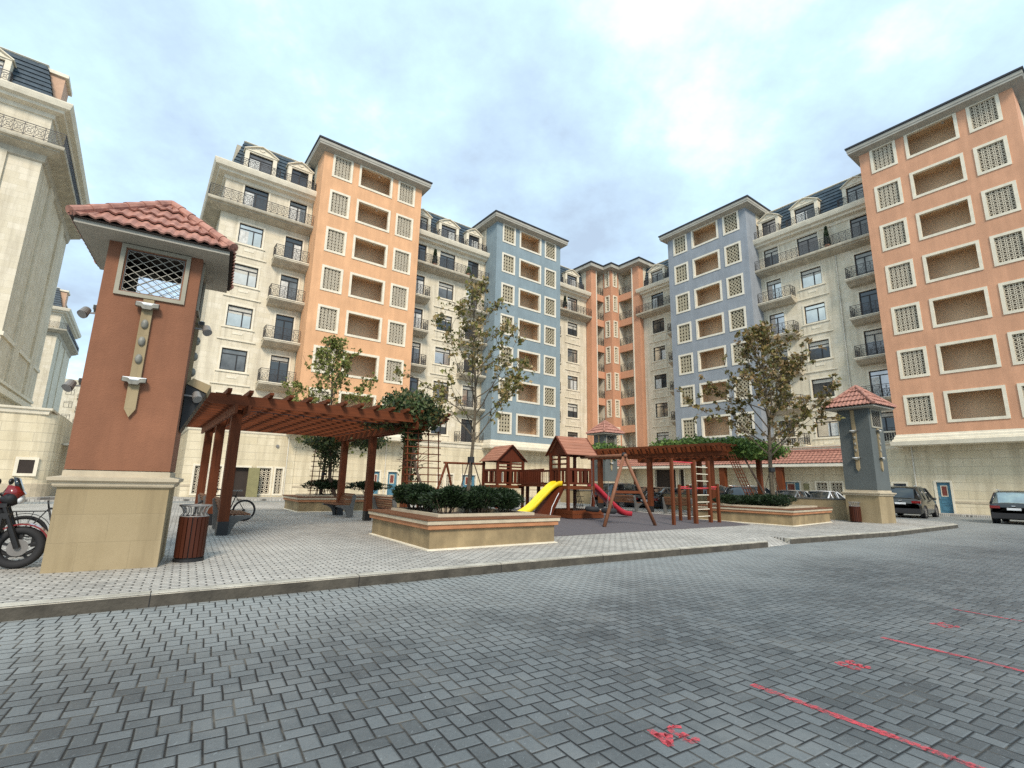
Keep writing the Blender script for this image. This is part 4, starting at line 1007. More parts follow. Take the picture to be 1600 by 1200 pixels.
dup(bn0, (15.45, 22.42, .12), .4, 'litter bin with brown wooden slats against the base of the slate-blue tower')
def bench(label, loc, rz, L=1.7):
    """faces local -y; ends are scrolled grey slabs, seat and back of slats"""
    t = thing('bench', label, 'bench', loc, rz, 'wooden benches with curved grey ends')
    prof = [(.30, 0), (.34, .02), (.36, .40), (.42, .78), (.36, .84), (.30, .80), (.26, .52), (.20, .44), (-.22, .45), (-.30, .43), (-.30, .40), (-.12, .36), (.04, .26), (.12, .10), (.14, 0)]
    for x in (0, L - .07):
        obj('bench_end', N('concrete').extr(prof, (x, 0, 0), (0, 1, 0), (0, 0, 1), (.07, 0, 0)), t)
    obj('seat', sum_boxes('seatwood', [(.07, L - .07, -.28 + .088 * i, -.28 + .088 * i + .072, .452, .485) for i in range(6)]), t)
    b = N('seatwood')
    for i in range(5):
        z = .53 + .075 * i; y = .26 + .028 * i
        b.beam((.07, y, z), (L / 2 - .02, y, z), .028, .060); b.beam((L / 2 + .02, y, z), (L - .07, y, z), .028, .060)
    obj('backrest', b, t); return t
def sum_boxes(mat, bl):
    b = N(mat)
    for q in bl: b.box(*q)
    return b
# bench local +x = along; faces -y.  pergola line direction nA = 127 deg
NA = AA + PI / 2
b0 = bench('wooden bench between the two nearest left pergola posts, next to the slatted bin', (-6.72, 12.55, .15), NA)
def bench_at(x, y, label, face=1):
    # face=1: sits facing away to the right; face=-1: facing left
    v = Vector((math.cos(NA), math.sin(NA))) * 1.7
    if face < 0: return dup(b0, (x + v.x, y + v.y, .15), NA + PI, label)
    return dup(b0, (x, y, .15), NA, label)
bench_at(-8.75, 15.15, 'wooden bench beside the parked bicycle, between the back left pergola posts')
bench_at(-6.05, 18.45, 'wooden bench seen side-on under the left pergola, in front of its right-hand back posts', -1)
bench_at(-3.35, 16.1, 'wooden bench showing its slatted back just left of the near planter hedge')
bench_at(7.1, 27.35, 'bench with its back to us behind the red slide under the right pergola')
bench_at(9.2, 24.6, 'bench with its back to us behind the climbing frame under the right pergola')
bench_at(12.2, 28.9, 'bench beyond the climbing frame ladder by the far posts of the right pergola')
# ------------------------------------------------------------ planters
def planter(label, loc, rz, w_, l_, coping_top=.60):
    """w along local x, l along local y; seat of planks round a raised bed"""
    t = thing('planter', label, 'planter', loc, rz, 'seat-height stone planters'); P_ = [(0, 0), (w_, 0), (w_, l_), (0, l_)]
    obj('base', N('planterstone').sweep(P_, [(-.3, 0), (0, 0), (0, .40), (-.3, .40)], closed=True), t)
    obj('foot_strip', N('trim').sweep(P_, [(0, 0), (.06, 0), (.06, .02), (0, .03)], closed=True), t)
    obj('orange_band', N('band').sweep(P_, [(0, .40), (.07, .42), (.07, .51), (0, .51)], closed=True), t)
    obj('coping', N('coping').sweep(P_, [(.0, .512), (.10, .512), (.10, .585), (-.3, .585)], closed=True), t)
    s = N('seatwood').sweep(P_, [(.115, .59), (.115, .628), (-.34, .628), (-.34, .59)], closed=True)
    obj('plank_seat', s, t)
    k_ = N('cable')
    for o_ in (-.03, -.15, -.26): k_.sweep(P_, [(o_, .6285), (o_ - .008, .6285)], closed=True)
    obj('plank_gaps', k_, t)
    obj('inner_kerb', N('coping').sweep(P_, [(-.345, .58), (-.345, .69), (-.47, .69), (-.47, .50)], closed=True), t)
    obj('soil', N('soil').box(.45, w_ - .45, .45, l_ - .45, .3, .56), t); return t
pn = planter('near stone planter with orange band, in front of the playground', (-1.62, 10.42, .15), math.radians(34.5), 3.30, 3.45)
pl = planter('stone planter at the back left under the trellis, with two rounded dark shrubs', (-8.75, 20.9, .15), math.radians(36), 4.6, 2.6)
pr_ = planter('long stone planter on the right with a low clipped hedge and a brown-leaved tree', (10.75, 19.1, .15), math.radians(41.5), 4.4, 3.9)
# ------------------------------------------------------------ pergolas
def pergola(label, org, rz, W_, L_, rows, zb=3.05, low=True):
    """posts at x=0/W_, y = rows; rafters run along x with scrolled tails, battens along y on top"""
    t = thing('pergola', label, 'pergola', org, rz, 'red-brown timber pergolas')
    for y in rows:
        for x in (0, W_):
            p = obj('post', N('redwood').box(x - .115, x + .115, y - .115, y + .115, .32, zb), t)
            obj('metal_foot', N('black').box(x - .118, x + .118, y - .118, y + .118, 0, .325), p)
    y0, y1 = rows[0] - .85, rows[-1] + .85
    for x in (0, W_):
        b = N('redwoody')
        for dx in (-.14, .14): b.box(x + dx - .03, x + dx + .03, y0, y1, zb - .17, zb + .05)
        obj('beam', b, t)
    n = round((y1 - y0) / .56)
    for i in range(n + 1):
        y = y0 + .1 + (y1 - y0 - .2) * i / n
        x0, x1 = -.95, W_ + .95; z0, z1 = zb + .03, zb + .27
        tail = [(x0 + .02, z1), (x0 - .02, z1 - .04), (x0 + .05, z1 - .08), (x0 + .04, z1 - .12), (x0 + .14, z1 - .15), (x0 + .14, z1 - .19), (x0 + .30, z0)]
        tr2 = [(x1 - .30, z0), (x1 - .14, z1 - .19), (x1 - .14, z1 - .15), (x1 - .04, z1 - .12), (x1 - .05, z1 - .08), (x1 + .02, z1 - .04), (x1 - .02, z1)]
        obj('rafter', N('redwoodx').extr(tail + tr2, (0, y - .03, 0), (1, 0, 0), (0, 0, 1), (0, .06, 0)), t)
    m_ = round((W_ + 1.6) / .45)
    for i in range(m_ + 1):
        x = -.8 + (W_ + 1.6) * i / m_
        b = N('redwoody').extr([(y0 - .20, z1 + .11), (y0 - .20, z1 + .05), (y0 - .08, z1 + .003), (y1 + .08, z1 + .003), (y1 + .20, z1 + .05), (y1 + .20, z1 + .11)], (x - .045, 0, 0), (0, 1, 0), (0, 0, 1), (.09, 0, 0))
        obj('batten', b, t)
    lt = N('cable')
    for x in (.5, W_ - .5):
        lt.tube([(x, y0 + .4 + i * .3, zb + .03 - .03 * (i % 2)) for i in range(int((y1 - y0 - .8) / .3))], .008, 4)
    pts = [(.1 + i * (W_ - .2) / 24, rows[0] + .06, zb + .02 - .025 * (i % 2)) for i in range(25)]; lt.tube(pts, .008, 4)
    for p in pts[::2]: lt.ball((p[0], p[1], p[2] - .035), .022, n=6, m=4)
    obj('string_lights', lt, t)
    return t
pg = pergola('red-brown timber pergola over benches on the left, half covered by a climbing plant', (-6.95, 12.30, .15), AA, 4.75, 9, [0, 2.95, 5.9])
pg2 = pergola('long red-brown timber pergola with ivy on top, behind the climbing frame on the right', (9.75, 24.0, .15), AA, 4.75, 9, [0, 3.6, 7.2])
def trellis(label, p, q, h, nx, nz, lean=(0, 0)):
    t = thing('trellis', label, 'trellis', p, 0, 'wooden trellises of crossed laths')
    d = Vector(q) - Vector(p); b = N('redwood'); up = Vector((lean[0], lean[1], h))
    for i in range(nx):
        o_ = d * (i / (nx - 1)) * .86 + d * .07; b.beam(o_, o_ + up, .035, .02, up=(0, 1, 0))
    obj('uprights', b, t); b = N('redwood')
    for j in range(nz):
        o_ = up * ((j + .5) / nz) + Vector((0, -.03, 0)); b.beam(o_, o_ + d, .03, .03)
    obj('laths', b, t)
trellis('trellis ladder leaning on the vine-covered post of the left pergola', (-3.05, 14.55, .6), (-2.05, 15.05, .6), 2.45, 4, 12, (-.12, .1))
trellis('trellis with close square mesh standing in the back left planter', (-8.75, 21.7, .7), (-7.6, 22.4, .7), 2.3, 5, 11, (.05, 0))
trellis('trellis sloping down from the right pergola to the right-hand planter', (11.0, 22.9, .75), (11.35, 22.75, .75), 2.35, 4, 14, (-.85, .2))
# ============================================================ PLAYGROUND
U30 = math.radians(30)
def play_house(t, x, y, rz, wd, dp, deck, rail_top, eave, apex, ridge_along_x, base=0.0):
    for q_ in (.33, .66):
        zb_ = rail_top + (eave - rail_top) * q_; bb_ = N('playwood').beam((0, 0, zb_), (0, dp, zb_), .04, .07); obj('ladder_bar', bb_, t, loc=(x, y, base), rz=rz)
    obj('middle_post', N('playwood').box(-.05, .05, dp / 2 - .05, dp / 2 + .05, deck, eave), t, loc=(x, y, base), rz=rz)
    def L(nm, b): o = obj(nm, b, t, loc=(x, y, base), rz=rz); return o
    for px_, py_ in ((0, 0), (wd, 0), (0, dp), (wd, dp)): L('post', N('playwood').box(px_ - .055, px_ + .055, py_ - .055, py_ + .055, 0, eave + .05))
    L('deck', N('redwoodx').box(-.06, wd + .06, -.06, dp + .06, deck - .14, deck))
    for nm, p, q in (('f', (0, 0), (wd, 0)), ('b', (0, dp), (wd, dp)), ('l', (0, 0), (0, dp)), ('r', (wd, 0), (wd, dp))):
        b = N('playwood'); b.beam((*p, rail_top), (*q, rail_top), .05, .10); b.beam((*p, deck + .1), (*q, deck + .1), .04, .08); b.beam((*p, eave), (*q, eave), .05, .12)
        ln = math.dist(p, q); k_ = 5
        skip = {2} if nm in ('r',) else set()
        for i in range(k_):
            tt = (i + .5) / k_; mx, my = p[0] + (q[0] - p[0]) * tt, p[1] + (q[1] - p[1]) * tt
            b.beam((mx, my, deck + .08), (mx, my, rail_top - .03), ln / k_ * .55 if abs(q[0] - p[0]) > .1 else .02, .02 if abs(q[0] - p[0]) > .1 else ln / k_ * .55, up=(0, 1, 0))
        L('balustrade', b)
    o_ = .14; r = N('playroof')
    if ridge_along_x:
        for sg in (0, 1):
            ya, ym = (-o_ if sg == 0 else dp + o_), dp / 2
            for i in range(6):
                f0, f1 = i / 6, (i + 1.1) / 6; f1 = min(1, f1)
                P = lambda f, dz: (ya + (ym - ya) * f, eave - .05 + (apex - eave + .05) * f + dz)
                (y0_, z0_), (y1_, z1_) = P(f0, .035), P(f1, .012)
                r.add([(-o_, y0_, z0_), (wd + o_, y0_, z0_), (wd + o_, y1_, z1_), (-o_, y1_, z1_), (-o_, y0_, z0_ - .03), (wd + o_, y0_, z0_ - .03), (wd + o_, y1_, z1_ - .03), (-o_, y1_, z1_ - .03)], [(0, 1, 2, 3), (7, 6, 5, 4), (0, 4, 5, 1), (0, 3, 7, 4), (1, 5, 6, 2)])
        L('roof', r); g = N('playwood')
        for xg in (-.02, wd - .02): g.add([(xg, 0, eave), (xg, dp, eave), (xg, dp / 2, apex - .08), (xg + .04, 0, eave), (xg + .04, dp, eave), (xg + .04, dp / 2, apex - .08)], [(0, 1, 2), (5, 4, 3), (0, 2, 5, 3), (1, 4, 5, 2)])
        for xg in (-o_ - .02, wd + o_ + .02):
            g.beam((xg, -o_, eave - .06), (xg, dp / 2, apex + .0), .03, .10, up=(1, 0, 0)); g.beam((xg, dp + o_, eave - .06), (xg, dp / 2, apex), .03, .10, up=(1, 0, 0))
        L('gable', g)
ps = thing('play_structure', 'wooden play structure with two roofed towers, a bridge, a yellow and a red slide', 'playground equipment', (0, 0, .168), 0)
# right tower (gable faces left): local x along ridge
play_house(ps, 2.4, 20.5, U30, 1.3, 1.25, 1.30, 1.98, 2.62, 3.38, True)
# left tower: gable faces the camera
play_house(ps, .62, 24.0, U30 + PI / 2, 1.45, 1.4, 1.25, 1.95, 2.42, 3.15, True)
def slide(mat, pts, w_=.46, name='slide'):
    P_ = [Vector(p) for p in pts]; b = N(mat); d = (P_[-1] - P_[0]); d.z = 0; d.normalize(); s_ = Vector((-d.y, d.x, 0))
    sec = [(-w_ / 2 - .03, .10), (-w_ / 2, .13), (-w_ / 2 + .04, .10), (-w_ / 2 + .07, .0), (0, -.015), (w_ / 2 - .07, 0), (w_ / 2 - .04, .10), (w_ / 2, .13), (w_ / 2 + .03, .10), (w_ / 2 + .0, -.08), (0, -.09), (-w_ / 2, -.08)]
    # smooth the centre line
    Q = []
    for i in range(len(P_) - 1):
        p_1, p0_, p1_, p2_ = P_[max(i - 1, 0)], P_[i], P_[i + 1], P_[min(i + 2, len(P_) - 1)]
        for k_ in range(6):
            t = k_ / 6; Q.append(.5 * ((2 * p0_) + (p1_ - p_1) * t + (2 * p_1 - 5 * p0_ + 4 * p1_ - p2_) * t * t + (3 * p0_ - p_1 - 3 * p1_ + p2_) * t ** 3))
    Q.append(P_[-1]); n = len(sec); v = []
    for q in Q: v += [q + s_ * a + Vector((0, 0, h)) for a, h in sec]
    b.add(v, [(i * n + k_, (i + 1) * n + k_, (i + 1) * n + (k_ + 1) % n, i * n + (k_ + 1) % n) for i in range(len(Q) - 1) for k_ in range(n)] + [tuple(range(n)), tuple((len(Q) - 1) * n + k_ for k_ in range(n - 1, -1, -1))])
    return obj(name, b, ps, True)
slide('yellow', [(2.10, 21.05, 1.36), (1.80, 20.85, 1.30), (1.30, 20.5, .85), (.85, 20.2, .40), (.45, 19.9, .16), (.15, 19.7, .13)])['label'] = 'yellow plastic slide'
slide('redplastic', [(3.50, 21.75, 1.34), (3.72, 21.83, 1.24), (4.20, 22.0, .80), (4.70, 22.2, .36), (5.05, 22.33, .16), (5.35, 22.45, .12)])['label'] = 'dark red plastic slide'
# bridge
a_, b_ = Vector((.75, 24.1, 1.25)), Vector((1.85, 21.7, 1.28)); d_ = (b_ - a_); n_ = Vector((-d_.y, d_.x, 0)).normalized() * .42
br = N('redwoodx'); br.beam(a_, b_, .85, .08); obj('bridge_deck', br, ps)
for s_ in (-1, 1):
    r = N('playwood'); o_ = n_ * s_
    r.beam(a_ + o_ + Vector((0, 0, .68)), b_ + o_ + Vector((0, 0, .68)), .05, .09); r.beam(a_ + o_ + Vector((0, 0, .10)), b_ + o_ + Vector((0, 0, .10)), .04, .09)
    for i in range(13):
        p = a_.lerp(b_, (i + .5) / 13) + o_
        r.beam(p + Vector((0, 0, .08)), p + Vector((0, 0, .66)), .13 if i < 6 else .07, .02, up=(1, 0, 0))
    obj('bridge_railing', r, ps)
# solid planked front panel left tower, sand box, crawl climbing wall, rope net
obj('front_panel', N('playwood').box(0, 1.35, -.035, .0, 1.22, 1.95), ps, loc=(.62, 24.0 - .06, 0), rz=BB + .02)
sb = N('redwoodx')
for z in (0.03, .19): sb.box(-.15, 1.45, -.5, -.43, z, z + .145); sb.box(-.15, 1.45, 1.25, 1.32, z, z + .145); sb.box(-.15, -.08, -.43, 1.25, z, z + .145); sb.box(1.38, 1.45, -.43, 1.25, z, z + .145)
obj('sandbox', sb, ps, loc=(2.4, 20.5, 0), rz=U30)
cw = N('playwood').extr([(0, 0), (.15, 0), (1.0, 1.15), (.9, 1.25)][::-1], (0, 0, 0), (1, 0, 0), (0, 0, 1), (0, .9, 0)); obj('climbing_ramp', cw, ps, loc=(1.55, 20.05, 0), rz=U30 + .25)
hd = N('lampglass').tube([(0, 0, 0), (.12, 0, .35), (.42, 0, .75), (.55, 0, .9)], .012, 5); obj('climbing_rope', hd, ps, loc=(1.62, 20.0, .1), rz=U30 + .25)
rn = N('cable')
for i in range(6):
    rn.beam((.12 * i, 0, 0), (.35 + .05 * i, .5, 1.2), .02, .02); rn.beam((.05, 0, .2 * i + .05), (.75, .3, .2 * i + .05), .02, .02)
obj('climbing_net', rn, ps, loc=(2.75, 21.3, 0), rz=U30)
obj('number_board', N('lampgrey').box(-.10, .10, -.02, .02, 0, .42), ps, loc=(-.42, 23.45, 1.42), rz=U30)
for xg in (.25, 1.2): obj('leg', N('playwood').box(-.06, .06, -.06, .06, 0, 1.25), ps, loc=(.62 + (xg + .2) * .5, 24.0 - (xg + .2) * .85, 0), rz=U30)
def log(b, p, q, r=.055): b.cyl(p, q, r, r * .95, 10)
sw = thing('swing_set', 'wooden A-frame with crossbar in front of the red slide', 'swing', (0, 0, .168))
A0, A1, AP = Vector((3.18, 16.88, 0)), Vector((5.18, 17.87, 0)), Vector((4.05, 17.5, 2.43))
for p in (A0, A1): b = N('poleround'); log(b, p, AP, .062); obj('leg', b, sw, True)
b = N('redwoodx'); b.beam(A0.lerp(AP, .47), A1.lerp(AP, .47), .05, .09); obj('crossbar', b, sw)
b = N('poleround'); log(b, AP + Vector((.03, -.12, -.02)), Vector((3.05, 21.2, 2.50)), .062); obj('top_beam', b, sw, True)
obj('bracket', N('black').ball((AP.x, AP.y, AP.z), .10, .10, .09), sw)
for k_, (x, y) in enumerate(((3.28, 19.85), (3.75, 18.9))):
    ty = thing('tyre_swing', ['black tyre swing hanging left of the A-frame leg', 'black tyre swing hanging between the A-frame and the red slide'][k_], 'tyre swing', (x, y, .168), 0, 'tyre swings')
    obj('tyre', N('rubber').torus((0, 0, .42), (.05, 0, 1), .20, .10, 24, 10), ty, True)
    c = N('lampgrey')
    for a in (0, 2.1, 4.2): c.cyl((.22 * math.cos(a), .22 * math.sin(a), .36), (0, 0, 1.1), .008, n=5)
    c.cyl((0, 0, 1.1), (0, 0, 2.30), .008, n=5); obj('chain', c, ty)
s2 = thing('swing_set', 'plain timber swing frame at the back left, behind the bare tree', 'swing', (0, 0, .168))
P0 = Vector((-3.25, 25.2, 2.3)); Q0 = Vector((-1.25, 24.6, 2.25))
for dx, dy in ((-.55, -.9), (.5, .8)):
    b = N('redwood'); log(b, P0, Vector((P0.x + dx, P0.y + dy, 0)), .06); obj('leg', b, s2)
b = N('redwoodx'); b.cyl(P0 + Vector((-.15, .05, 0)), Q0, .055, n=8); obj('top_beam', b, s2)
c = N('cable').cyl((-2.4, 24.95, 2.25), (-2.35, 24.9, .8), .014, n=5); c.cyl((-1.9, 24.8, 2.25), (-1.9, 24.75, .8), .014, n=5); obj('rope', c, s2)
cf = thing('climbing_gym', 'timber posts of different heights with red bars and a ladder, right of the A-frame', 'climbing frame', (0, 0, .168))
cp = [((5.99, 18.34), 2.4, .10), ((7.12, 19.2), 2.4, .13), ((8.02, 20.04), 2.42, .12), ((8.4, 20.14), 1.5, .10), ((7.07, 20.76), 1.45, .10), ((7.6, 21.25), 1.45, .10)]
for (x, y), h, w_ in cp: obj('post', N('redwood').box(-w_ / 2, w_ / 2, -w_ / 2, w_ / 2, 0, h), cf, loc=(x, y, 0), rz=U30)
P3 = lambda i, z: Vector((*cp[i][0], z))
for nm, i, j, z in (('bar', 0, 1, 2.28), ('bar', 2, 3, 1.38), ('bar', 4, 5, 1.36), ('bar', 3, 4, 1.30)):
    b = N('redbar'); b.cyl(P3(i, z), P3(j, z), .022, n=8); obj(nm, b, cf)
for k_ in range(8):
    b = N('trim' if k_ != 4 else 'redbar'); b.cyl(P3(1, .25 + .27 * k_), P3(2, .25 + .27 * k_), .018, n=8); obj('rung', b, cf)
# ============================================================ CARS
def car(label, loc, rz, L=4.6, Wd=1.86, Hh=1.66, body='carblack', kind='suv', group='cars parked round the courtyard', plate=True, glass='carglass'):
    """faces local +x; the rear is at x = -L/2"""
    t = thing('parked_car', label, 'car', loc, rz, group); hw = Wd / 2; h = Hh
    belt = h * .60
    def station(x, w_, zl, zb, zr, wr):   # cross-section, low -> high
        return [(x, -w_ * .90, zl), (x, -w_, zl + .10), (x, -w_, zl + (zb - zl) * .55), (x, -w_ * .965, zb), (x, -wr, zr), (x, 0, zr + .025), (x, wr, zr), (x, w_ * .965, zb), (x, w_, zl + (zb - zl) * .55), (x, w_, zl + .10), (x, w_ * .90, zl)]
    if kind == 'suv':
        S_ = [(-.5, .90, .42, .80, .86), (-.495, .96, .30, .98, 1.0), (-.47, .99, .24, belt / h * h, None), (-.25, 1, .20, belt, None), (.0, 1, .20, belt, None), (.20, 1, .20, belt * .99, None), (.30, 1, .20, belt * .97, None), (.42, .97, .22, belt * .88, None), (.48, .90, .26, belt * .78, None), (.5, .80, .34, belt * .62, None)]
        roof = [(-.475, .45, belt), (-.455, .62, belt + .10), (-.40, .70, h - .07), (-.32, .71, h - .01), (0.0, .72, h), (.10, .71, h - .04), (.26, .80, belt + .06), (.30, .78, belt - .02)]
    else:
        S_ = [(-.5, .84, .40, .72, .86), (-.49, .93, .28, .90, 1.0), (-.45, .98, .24, belt, None), (-.25, 1, .20, belt, None), (0, 1, .20, belt, None), (.18, 1, .20, belt * .98, None), (.28, 1, .20, belt * .94, None), (.42, .97, .22, belt * .80, None), (.48, .90, .26, belt * .68, None), (.5, .80, .34, belt * .54, None)]
        roof = [(-.42, .60, belt - .01), (-.36, .66, belt + .08), (-.20, .70, h - .05), (-.08, .70, h), (.04, .70, h - .02), (.24, .78, belt + .04), (.28, .76, belt - .03)]
    b = N(body); v = []
    for fx, fw_, zl, zb, _ in S_:
        zb = zb if zb < belt + .01 else belt
        v += station(fx * L, hw * fw_, zl, zb, zb + .03, hw * fw_ * .80)
    n = 11; b.add(v, [(i * n + k_, (i + 1) * n + k_, (i + 1) * n + (k_ + 1) % n, i * n + (k_ + 1) % n) for i in range(len(S_) - 1) for k_ in range(n)] + [tuple(range(n - 1, -1, -1)), tuple((len(S_) - 1) * n + k_ for k_ in range(n))])
    bo = obj('body', b, t, True)
    g = N(glass); v = []
    for fx, fw_, z in roof: v += [(fx * L, -hw * .955, belt - .03), (fx * L, -hw * (.955 if z < belt + .07 else fw_ + .03), z - .05 if z > belt + .1 else belt), (fx * L, -hw * fw_ * .9, z), (fx * L, 0, z + .015), (fx * L, hw * fw_ * .9, z), (fx * L, hw * (.955 if z < belt + .07 else fw_ + .03), z - .05 if z > belt + .1 else belt), (fx * L, hw * .955, belt - .03)]
    n = 7; g.add(v, [(i * n + k_, (i + 1) * n + k_, (i + 1) * n + k_ + 1, i * n + k_ + 1) for i in range(len(roof) - 1) for k_ in range(n - 1)] + [tuple(range(n - 1, -1, -1)), tuple((len(roof) - 1) * n + k_ for k_ in range(n))])
    obj('windows', g, t, True)
    # roof skin and pillars in body colour
    r = N(body); rr = [q for q in roof if q[2] > belt + (h - belt) * .80]
    v = []
    for fx, fw_, z in rr: v += [(fx * L, -hw * (fw_ + .035), z - .07), (fx * L, -hw * fw_ * .9, z + .012), (fx * L, 0, z + .028), (fx * L, hw * fw_ * .9, z + .012), (fx * L, hw * (fw_ + .035), z - .07)]
    r.add(v, [(i * 5 + k_, (i + 1) * 5 + k_, (i + 1) * 5 + k_ + 1, i * 5 + k_ + 1) for i in range(len(rr) - 1) for k_ in range(4)])
    for s_ in (-1, 1):
        for i0, i1 in ((0, 2), (len(roof) - 1, len(roof) - 3)):
            q0, q1 = roof[i0], roof[i1]; r.beam((q0[0] * L, s_ * hw * .93, belt), (q1[0] * L, s_ * hw * (q1[1] + .03), q1[2] - .03), .09, .05)
        for fx in (-.21, .0): r.beam((fx * L, s_ * hw * .965, belt - .02), (fx * L, s_ * hw * .745, h - .07), .06, .03, up=(1, 0, 0))
        if kind == 'suv': r.mat('steel').beam((-.38 * L, s_ * hw * .66, h + .045), (.02 * L, s_ * hw * .66, h + .045), .03, .03); r.mat(body)
    obj('roof', r, t, True)
    for fx in (-.31, .31):
        for s_ in (-1, 1):
            wb = N('rubber').cyl((fx * L, s_ * (hw - .22), .34), (fx * L, s_ * (hw + .005), .34), .345, n=24); wh = obj('wheel', wb, t)
            rm = N('lampgrey').cyl((fx * L, s_ * (hw + .006), .34), (fx * L, s_ * (hw + .012), .34), .22, n=20); rm.mat('black')
            for a in range(5): rm.cyl((fx * L + .13 * math.cos(a * 1.257), s_ * (hw + .013), .34 + .13 * math.sin(a * 1.257)), (fx * L + .13 * math.cos(a * 1.257), s_ * (hw + .016), .34 + .13 * math.sin(a * 1.257)), .05, n=8)
            obj('rim', rm, wh)
            ar = N('black').torus((fx * L, s_ * (hw - .0), .35), (0, 1, 0), .385, .035, 24, 5); obj('wheel_arch', ar, t)
    for s_ in (-1, 1):
        obj('tail_light', N('taillight').box(-.50 * L - .012, -.455 * L, s_ * hw * .96 - .02 if s_ > 0 else s_ * hw * .97, s_ * hw * .97 if s_ > 0 else s_ * hw * .96 + .02, belt - .24, belt - .08).box(-.503 * L, -.49 * L, min(s_ * hw * .55, s_ * hw * .93), max(s_ * hw * .55, s_ * hw * .93), belt - .22, belt - .09), t)
        obj('headlight', N('lampglass').ball((.465 * L, s_ * hw * .70, belt * .70), .12, .16, .07), t)
        m_ = N(body).ball((.17 * L, s_ * (hw + .09), belt + .03), .08, .11, .075); m_.beam((.17 * L, s_ * (hw - .03), belt), (.17 * L, s_ * (hw + .05), belt + .02), .04, .04); obj('mirror', m_, t)
        obj('door_handle', N('black').box(-.12 * L, -.12 * L + .16, min(s_ * hw, s_ * (hw + .02)), max(s_ * hw, s_ * (hw + .02)), belt * .78, belt * .78 + .03), t)
    obj('bumper', N('rubber').box(-.508 * L, -.47 * L, -hw * .93, hw * .93, .30, .56), t); obj('bumper', N('rubber').box(.47 * L, .504 * L, -hw * .80, hw * .80, .26, .46), t)
    if plate: obj('number_plate', N('carwhite').box(-.511 * L, -.50 * L, -.26, .26, belt - .30, belt - .19), t)
    if kind == 'suv': obj('badge', N('steel').box(-.512 * L, -.49 * L, -.07, .07, belt - .12, belt - .06), t)
    return t
# black cars on the right
car('black boxy off-roader parked beside the slate-blue tower, left of the blue door', (25.1, 31.3, 0), math.radians(40), 4.75, 1.95, 1.82, 'carbrown')
car('black family estate car cut by the right edge of the photo, seen from behind', (27.5, 26.9, 0), math.radians(38), 4.5, 1.86, 1.68, 'carblack', glass='carglasslight')
# row behind the parapet (noses towards the garage wall)
row = [(984, 31.5, 'cardark', 'suv', 'black car with its tailgate roof seen through the A-frame swing'), (1027, 31.5, 'cargrey', 'sedan', 'car with a greenish windscreen seen between the right pergola posts'),
       (1052, 30.5, 'carblack', 'sedan', 'dark low car seen behind the tallest climbing frame post'), (1096, 30.0, 'cardark', 'sedan', 'dark saloon seen through the rungs of the climbing ladder'),
       (1128, 30.0, 'carblack', 'suv', 'black van-like car just right of the climbing frame'), (1192, 29.5, 'cardark', 'suv', 'dark car seen behind the bare trunk of the brown-leaved tree'),
       (1256, 30.2, 'cargrey', 'sedan', 'low grey car seen over the parapet left of the white one'), (1306, 30.3, 'carwhite', 'sedan', 'white car showing over the parapet, left of the slate-blue tower')]
for px_, D, bd, kd, lb in row:
    X = (px_ - 800) / F_PX * D * 1.02
    car(lb, (X, D + 2.2, 0), math.radians(36 + (px_ % 7) - 3), 4.4, 1.8, 1.62 if kd == 'suv' else 1.45, bd, kd)
car('dark car in the far gap between left edge house and brick-red tower', (-41.8, 45.8, 0), math.radians(100), 4.5, 1.85, 1.6, 'carblack', 'suv')
